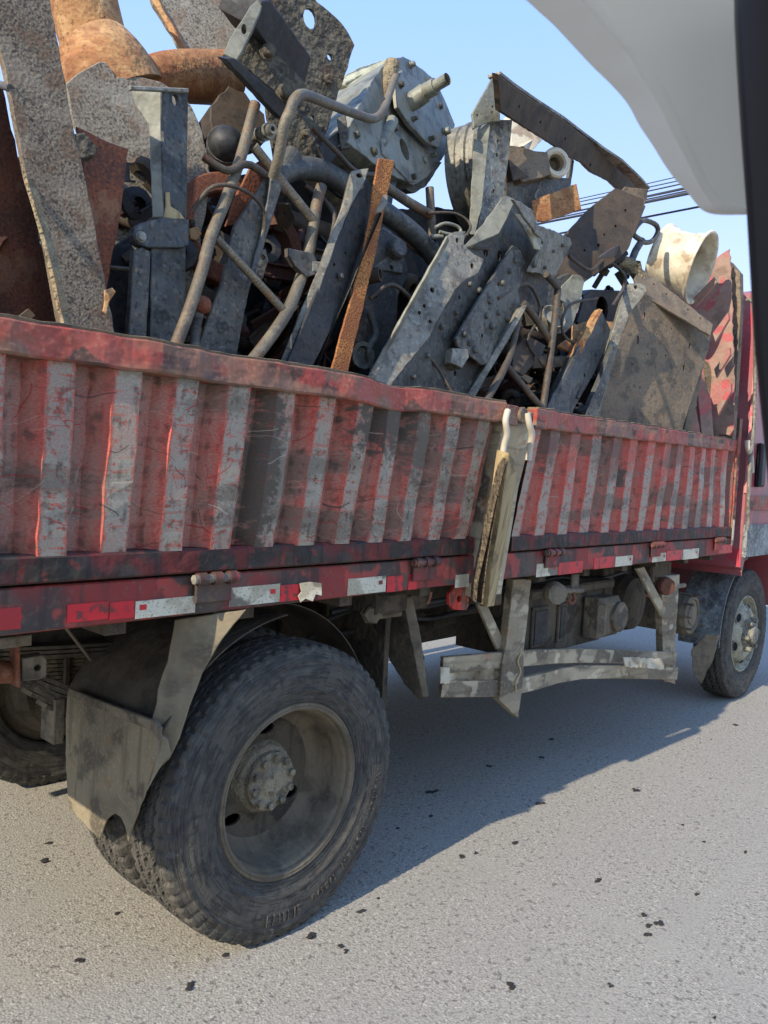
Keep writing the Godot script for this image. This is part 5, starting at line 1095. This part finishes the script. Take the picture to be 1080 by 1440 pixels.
func heap():
	B = Vector3.ZERO
	var sts := [newst(), newst(), newst()]
	var r2 := RandomNumberGenerator.new()
	r2.seed = 77
	for i in 620:
		var x := r2.randf_range(-1.5, 3.3)
		var z := r2.randf_range(-1.0, -.3) if i % 3 > 0 else r2.randf_range(-2.05, -1.0)
		var hi := 2.62 - .09 * maxf(0.0, x + .2) + (.08 if z < -.6 else -.12)
		if x < -.5: hi = 2.35
		if x > 2.4: hi = minf(hi, 2.25)
		var y := r2.randf_range(1.25, hi)
		var R := Basis(Vector3(r2.randf_range(-1, 1), r2.randf_range(-1, 1), r2.randf_range(-1, 1)).normalized(), r2.randf_range(0, TAU))
		var st: SurfaceTool = sts[i % 3]
		var q := r2.randf()
		if q < .4: box_into(st, Vector3(x, y, z), Vector3(r2.randf_range(.1, .45), r2.randf_range(.05, .2), r2.randf_range(.012, .1)), R)
		elif q < .75:
			var d := R.x * r2.randf_range(.12, .4)
			tube_into(st, PackedVector3Array([Vector3(x, y, z) - d, Vector3(x, y, z) + R.y * .03, Vector3(x, y, z) + d]), r2.randf_range(.012, .04), .7, 10)
		else: lathe_into(st, Transform3D(R, Vector3(x, y, z)), [.05, -.04, .12, -.04, .14, -.02, .14, .03, .1, .04, .05, .04], 16)
	for i in 420:
		var x := r2.randf_range(-.6, 3.0)
		var z := r2.randf_range(-.42, -.2)
		var y := r2.randf_range(1.6, 2.4 - .1 * maxf(0.0, x))
		var R := Basis(Vector3(r2.randf_range(-1, 1), r2.randf_range(-1, 1), r2.randf_range(-1, 1)).normalized(), r2.randf_range(0, TAU))
		var st: SurfaceTool = sts[r2.randi() % 3]
		match i % 5:
			0: box_into(st, Vector3(x, y, z), Vector3(r2.randf_range(.04, .16), r2.randf_range(.02, .07), r2.randf_range(.006, .02)), R)
			1: plate_into(st, Transform3D(R, Vector3(x, y, z)), [-.05, -.03, .02, -.04, .06, -.01, .05, .03, .0, .02, -.04, .04], .008, [[.02, 0, .008]], .004)
			2: tube_into(st, PackedVector3Array([Vector3(x, y, z) - R.x * .09, Vector3(x, y, z) + R.y * .03, Vector3(x, y, z) + R.x * .08 - R.y * .02]), r2.randf_range(.006, .016), 0.0, 8)
			3: lathe_into(st, Transform3D(R, Vector3(x, y, z)), [.02, -.02, .045, -.02, .05, -.01, .05, .012, .03, .02, .02, .02], 12)
			4: sweep_into(st, PackedVector3Array([Vector3(x, y, z) - R.x * .12, Vector3(x, y, z) + R.y * .02, Vector3(x, y, z) + R.x * .1 + R.y * .05]), v2s(channel_profile(.05, .025, .006)), R.z)
	var h := Node3D.new()
	h.name = "scrap_jumble"
	add_child(h)
	h.set_meta("kind", "stuff")
	h.set_meta("label", "dark jumble of small scrap filling the bed behind the larger pieces")
	h.set_meta("category", "scrap")
	for k in 3: put(sts[k], ["dark_scrap", "brown_scrap", "rusty_scrap"][k], [M.black, M.browndark, M.rustdark][k], h)

func dense(f: Array) -> Array:                             # a closed outline drawn more finely
	var p := v2s(f)
	var o := []
	var n := p.size()
	for i in n:
		for k in 4:
			var q := p[i].cubic_interpolate(p[(i + 1) % n], p[(i + n - 1) % n], p[(i + 2) % n], k / 4.0)
			o.append_array([q.x, q.y])
	return o
# Outlines of equal length joined one to the next, each at its own depth.
func loops(called: String, parent: Node3D, m: Material, T: Transform3D, rows: Array):
	var st := newst(0)
	for i in rows.size() - 1:
		var a := v2s(rows[i][0]); var b := v2s(rows[i + 1][0])
		for k in a.size():
			var k2 := (k + 1) % a.size()
			quad(st, T * Vector3(a[k].x, a[k].y, rows[i][1]), T * Vector3(b[k].x, b[k].y, rows[i + 1][1]), T * Vector3(b[k2].x, b[k2].y, rows[i + 1][1]), T * Vector3(a[k2].x, a[k2].y, rows[i][1]))
	var c := v2s(rows[-1][0])
	var ix := Geometry2D.triangulate_polygon(c)
	for k in range(0, ix.size(), 3):
		var p := c[ix[k]]; var q := c[ix[k + 1]]; var r := c[ix[k + 2]]
		if (q - p).cross(r - p) < 0: var t := q; q = r; r = t
		sg(st, -1)
		tri(st, T * Vector3(p.x, p.y, rows[-1][1]), T * Vector3(q.x, q.y, rows[-1][1]), T * Vector3(r.x, r.y, rows[-1][1]))
	put(st, called, m, parent)
# ---------------------------------------------------------------- around the truck
func build_surroundings():
	var o: Node3D
	# cables crossing the road ahead
	var cables := [[9.66, .035], [9.72, .03], [9.83, .02], [9.95, .025], [10.02, .018], [10.2, .02], [10.36, .016], [10.52, .014], [9.58, .03]]
	for i in cables.size():
		var y: float = cables[i][0]
		var x := 20.0 + i * .12
		o = thing("overhead_cable", "dark overhead cable in the bundle crossing the sky behind the load", "cable", Vector3(x, y, -9.0), "overhead cables across the road")
		var p := []
		for k in 25:
			var z := -42.0 + k * 3.0
			p.append_array([x, y + .0012 * (z + 9.0) * (z + 9.0) * (.6 + .1 * (i % 4)) + (z + 9.0) * (.004 * ((i * 5) % 3)), z])
		tube("cable", o, M.cable, p, cables[i][1], 0.0, 1, 6)
	# dirt clods on the road
	var spots := v3s([-0.347,0,-0.487,-0.553,0,-0.325,-0.381,0,-0.003,-0.215,0,-0.057,0.265,0,0.057,0.048,0,0.056,0.378,0,0.042,0.856,0,0.061,0.92,0,0.078,1.057,0,-0.266,1.778,0,-0.442,1.272,0,-0.432,0.854,0,-0.283,1.133,0,0.134,2.08,0,0.228,1.773,0,0.686,1.803,0,0.848,1.004,0,0.757,0.956,0,0.797,0.894,0,0.815,1.004,0,0.817,1.301,0,0.834,0.314,0,0.654,0.543,0,0.858,0.639,0,1.137,2.114,0,-0.341,2.425,0,-0.461,3.11,0,0.168,3.671,0,0.189,2.089,0,0.235,3.233,0,0.187,0.081,0,0.15,0.068,0,0.189,-0.299,0,-1.111,-0.37,0,-0.992,1.568,0,-0.009,1.872,0,0.553,1.099,0,0.528])
	for i in spots.size():
		o = thing("dirt_clod", "small dark dirt clod lying on the pale road", "dirt clod", Vector3(spots[i].x, 0, spots[i].z), "dirt clods on the road")
		var st := newst()
		var s := rng.randf_range(.004, .012) * (1.0 + .12 * spots[i].distance_to(Vector3(-1.7, 1.5, 1.9)))
		for k in 1 + i % 3:
			var p := PackedVector2Array()
			var off := Vector2(rng.randf_range(-1, 1), rng.randf_range(-1, 1)) * s * (1.2 if k > 0 else 0.0)
			for a in 9: p.append(off + Vector2(cos(TAU * a / 9), sin(TAU * a / 9) * .7) * s * rng.randf_range(.55, 1.3))
			var f := []
			for q in p: f.append_array([q.x, q.y])
			var T := Transform3D(Basis(Vector3.RIGHT, -PI / 2), spots[i] + Vector3(0, .004 + .002 * k, 0))
			plate_into(st, T, f, .004, [], 0.0, .0012)
		put(st, "clod", M.clod, o)
	# the photographer's own vehicle: only its pillar and a white cover come into view, its roof and door shade them
	o = thing("passenger_vehicle", "vehicle with a black window pillar and smooth white cover, cut off by the frame", "vehicle", Vector3(-2.3, 0, 2.4))
	var outer := [fr(-1.205,1.781,1.622,64,-25),[-0.111,0.097,-0.074,0.062,-0.058,0.048,-0.045,0.035,-0.032,0.022,-0.019,0.01,-0.008,-0.002,0,-0.015,0.009,-0.027,0.018,-0.04,0.026,-0.05,0.034,-0.058,0.04,-0.065,0.045,-0.07,0.053,-0.073,0.068,-0.074,0.094,-0.074,0.119,-0.074,0.175,-0.072,0.143,0.08,0.032,0.094,-0.049,0.104]]
	var inner := [fr(-1.205,1.781,1.622,64,-25),[-0.066,0.088,-0.04,0.059,-0.029,0.047,-0.019,0.036,-0.009,0.026,-0.002,0.015,0.006,0.004,0.014,-0.008,0.02,-0.019,0.028,-0.032,0.034,-0.042,0.04,-0.052,0.046,-0.06,0.051,-0.066,0.057,-0.069,0.069,-0.071,0.093,-0.071,0.119,-0.071,0.17,-0.069,0.141,0.078,0.033,0.09,-0.036,0.099]]
	var core := [fr(-1.205,1.781,1.622,64,-25),[-0.053,0.083,-0.028,0.058,-0.017,0.046,-0.008,0.035,0,0.025,0.008,0.014,0.016,0.003,0.023,-0.009,0.029,-0.02,0.035,-0.032,0.041,-0.042,0.046,-0.051,0.051,-0.057,0.055,-0.061,0.06,-0.063,0.07,-0.065,0.093,-0.065,0.118,-0.065,0.161,-0.063,0.134,0.075,0.033,0.087,-0.024,0.094]]
	loops("cover", o, M.shell, outer[0], [[dense(outer[1]), -.1], [dense(outer[1]), -.03], [dense(outer[1]), -.012], [dense(outer[1]), -.008], [dense(inner[1]), .012], [dense(inner[1]), .0125], [dense(core[1]), .0105], [dense(core[1]), .0105]])
	loft("pillar", o, M.trim, fr(-1.241,1.682,1.717,72,-18),[-0.023,0.122,-0.021,0.097,-0.018,0.071,-0.014,0.04,-0.009,0.004,-0.004,-0.037,0.001,-0.077,0.007,-0.114,0.012,-0.144,0.019,-0.189,0.08,-0.183,0.047,0.109], [[.0, -.05], [-.002, -.02], [.0, -.005], [.003, 0.0], [.02, .004], [.03, .002]])
	box("roof", o, M.shell, Vector3(-2.5, 2.03, 2.3), Vector3(2.4, .05, 1.58), Basis.IDENTITY, .02)
	box("door", o, M.shell, Vector3(-2.2, .85, 1.78), Vector3(2.2, .7, .06), Basis.IDENTITY, .02)
	box("rear_pillar", o, M.shell, Vector3(-3.4, 1.6, 1.78), Vector3(.5, .84, .06), Basis.IDENTITY, .02)
	box("seat_side", o, M.trim, Vector3(-3.2, .9, 2.4), Vector3(.8, .9, 1.0), Basis.IDENTITY, .06)


func _ready():
	rng.seed = 20240611
	# camera: a phone held at a car window beside the truck's tail
	var cam := Camera3D.new()
	cam.name = "camera"
	add_child(cam)
	cam.transform = Transform3D(Basis(Vector3(0.67518,0.05281,0.73576), Vector3(0.00091,0.99737,-0.07243), Vector3(-0.73765,0.04957,0.67336)), Vector3(-1.6945,1.5307,1.8624))
	cam.fov = 66.159
	cam.near = .05
	cam.far = 900.0
	var lens := CameraAttributesPhysical.new()      # a phone's short lens: only what is at arm's length goes soft
	lens.frustum_focal_length = 26.0
	lens.exposure_aperture = 14.0
	lens.frustum_focus_distance = 3.2
	cam.attributes = lens
	cam.fov = 66.159
	cam.current = true
	# sky and sun: clear, hazy blue; sun low behind the truck
	var env := Environment.new()
	env.background_mode = Environment.BG_SKY
	var sm := ProceduralSkyMaterial.new()
	sm.sky_top_color = Color(.46, .62, .88)
	sm.sky_horizon_color = Color(.84, .88, .93)
	sm.sky_curve = .2
	sm.ground_bottom_color = Color(.3, .29, .27)
	sm.ground_horizon_color = Color(.55, .6, .66)
	sm.sky_energy_multiplier = 1.08
	var sky := Sky.new()
	sky.sky_material = sm
	env.sky = sky
	env.tonemap_mode = Environment.TONE_MAPPER_LINEAR
	env.tonemap_exposure = 1.56
	env.sdfgi_enabled = true
	env.ssao_enabled = true
	env.ssil_enabled = true
	var we := WorldEnvironment.new()
	we.name = "environment"
	we.environment = env
	add_child(we)
	var sun := DirectionalLight3D.new()
	sun.name = "sun"
	sun.light_energy = 1.25
	sun.light_color = Color(1.0, .95, .88)
	sun.light_angular_distance = .5
	sun.shadow_enabled = true
	add_child(sun)
	var e := deg_to_rad(32.0)
	var to_sun := Vector3(-cos(e) * cos(deg_to_rad(3.3)), sin(e), cos(e) * sin(deg_to_rad(3.3)))
	sun.look_at_from_position(to_sun * 50.0, Vector3.ZERO)
	make_materials()
	# the road
	B = Vector3.ZERO
	var st := newst()
	quad(st, Vector3(-300, 0, 300), Vector3(300, 0, 300), Vector3(300, 0, -300), Vector3(-300, 0, -300))
	var road := put(st, "road", M.road, self)
	road.set_meta("kind", "structure")
	M.mudflap = mat(M.mud.albedo_texture, .9, .8, 0.0, "dents", 1.0, Color(1.06, 1.06, 1.03))
	M.redlug = mat(M.rail.albedo_texture, 2.0, .6, 0.0, "dents", .5, Color(1.5, 1.2, 1.1))
	M.guardwhite = mat(M.white.albedo_texture, 1.8, .8, 0.0, "dents", .6, Color(.92, .92, .92))
	M.pinkpale = mat(M.pink.albedo_texture, 1.5, .5, 0.0, "", 0.0, Color(1.3, 1.15, 1.3))
	M.grayshaded = mat(M.gray.albedo_texture, 1.0, .62, .1, "dents", .9, Color(.6, .6, .6))  # darker copy of gray, puts shade into the frame rail's web
	M.tubedark = mat(M.tube.albedo_texture, 3.0, .62, .1, "grain", .2, Color(.66, .66, .68))  # tube steel with a darker tint
	M.browndark = mat(M.brown.albedo_texture, 1.1, .75, 0.0, "dents", .6, Color(.66, .64, .62))  # brown with a darker tint
	M.alupale = mat(M.alu.albedo_texture, 2.6, .55, 0.0, "dents", .8, Color(1.12, 1.14, 1.1))  # paler copy of alu, puts sunlight into the gearbox's lit side
	M.crustpale = mat(M.crust.albedo_texture, 2.4, .88, 0.0, "crust", 1.6, Color(1.3, 1.25, 1.15))  # paler copy of crust, also gives the beam edge its sunlit colour
	M.rustdark = mat(M.rustd.albedo_texture, 2.0, .88, 0.0, "grain", .4, Color(.7, .66, .66))  # dark rust with a darker tint
	build_truck()
	build_load()
	build_surroundings()
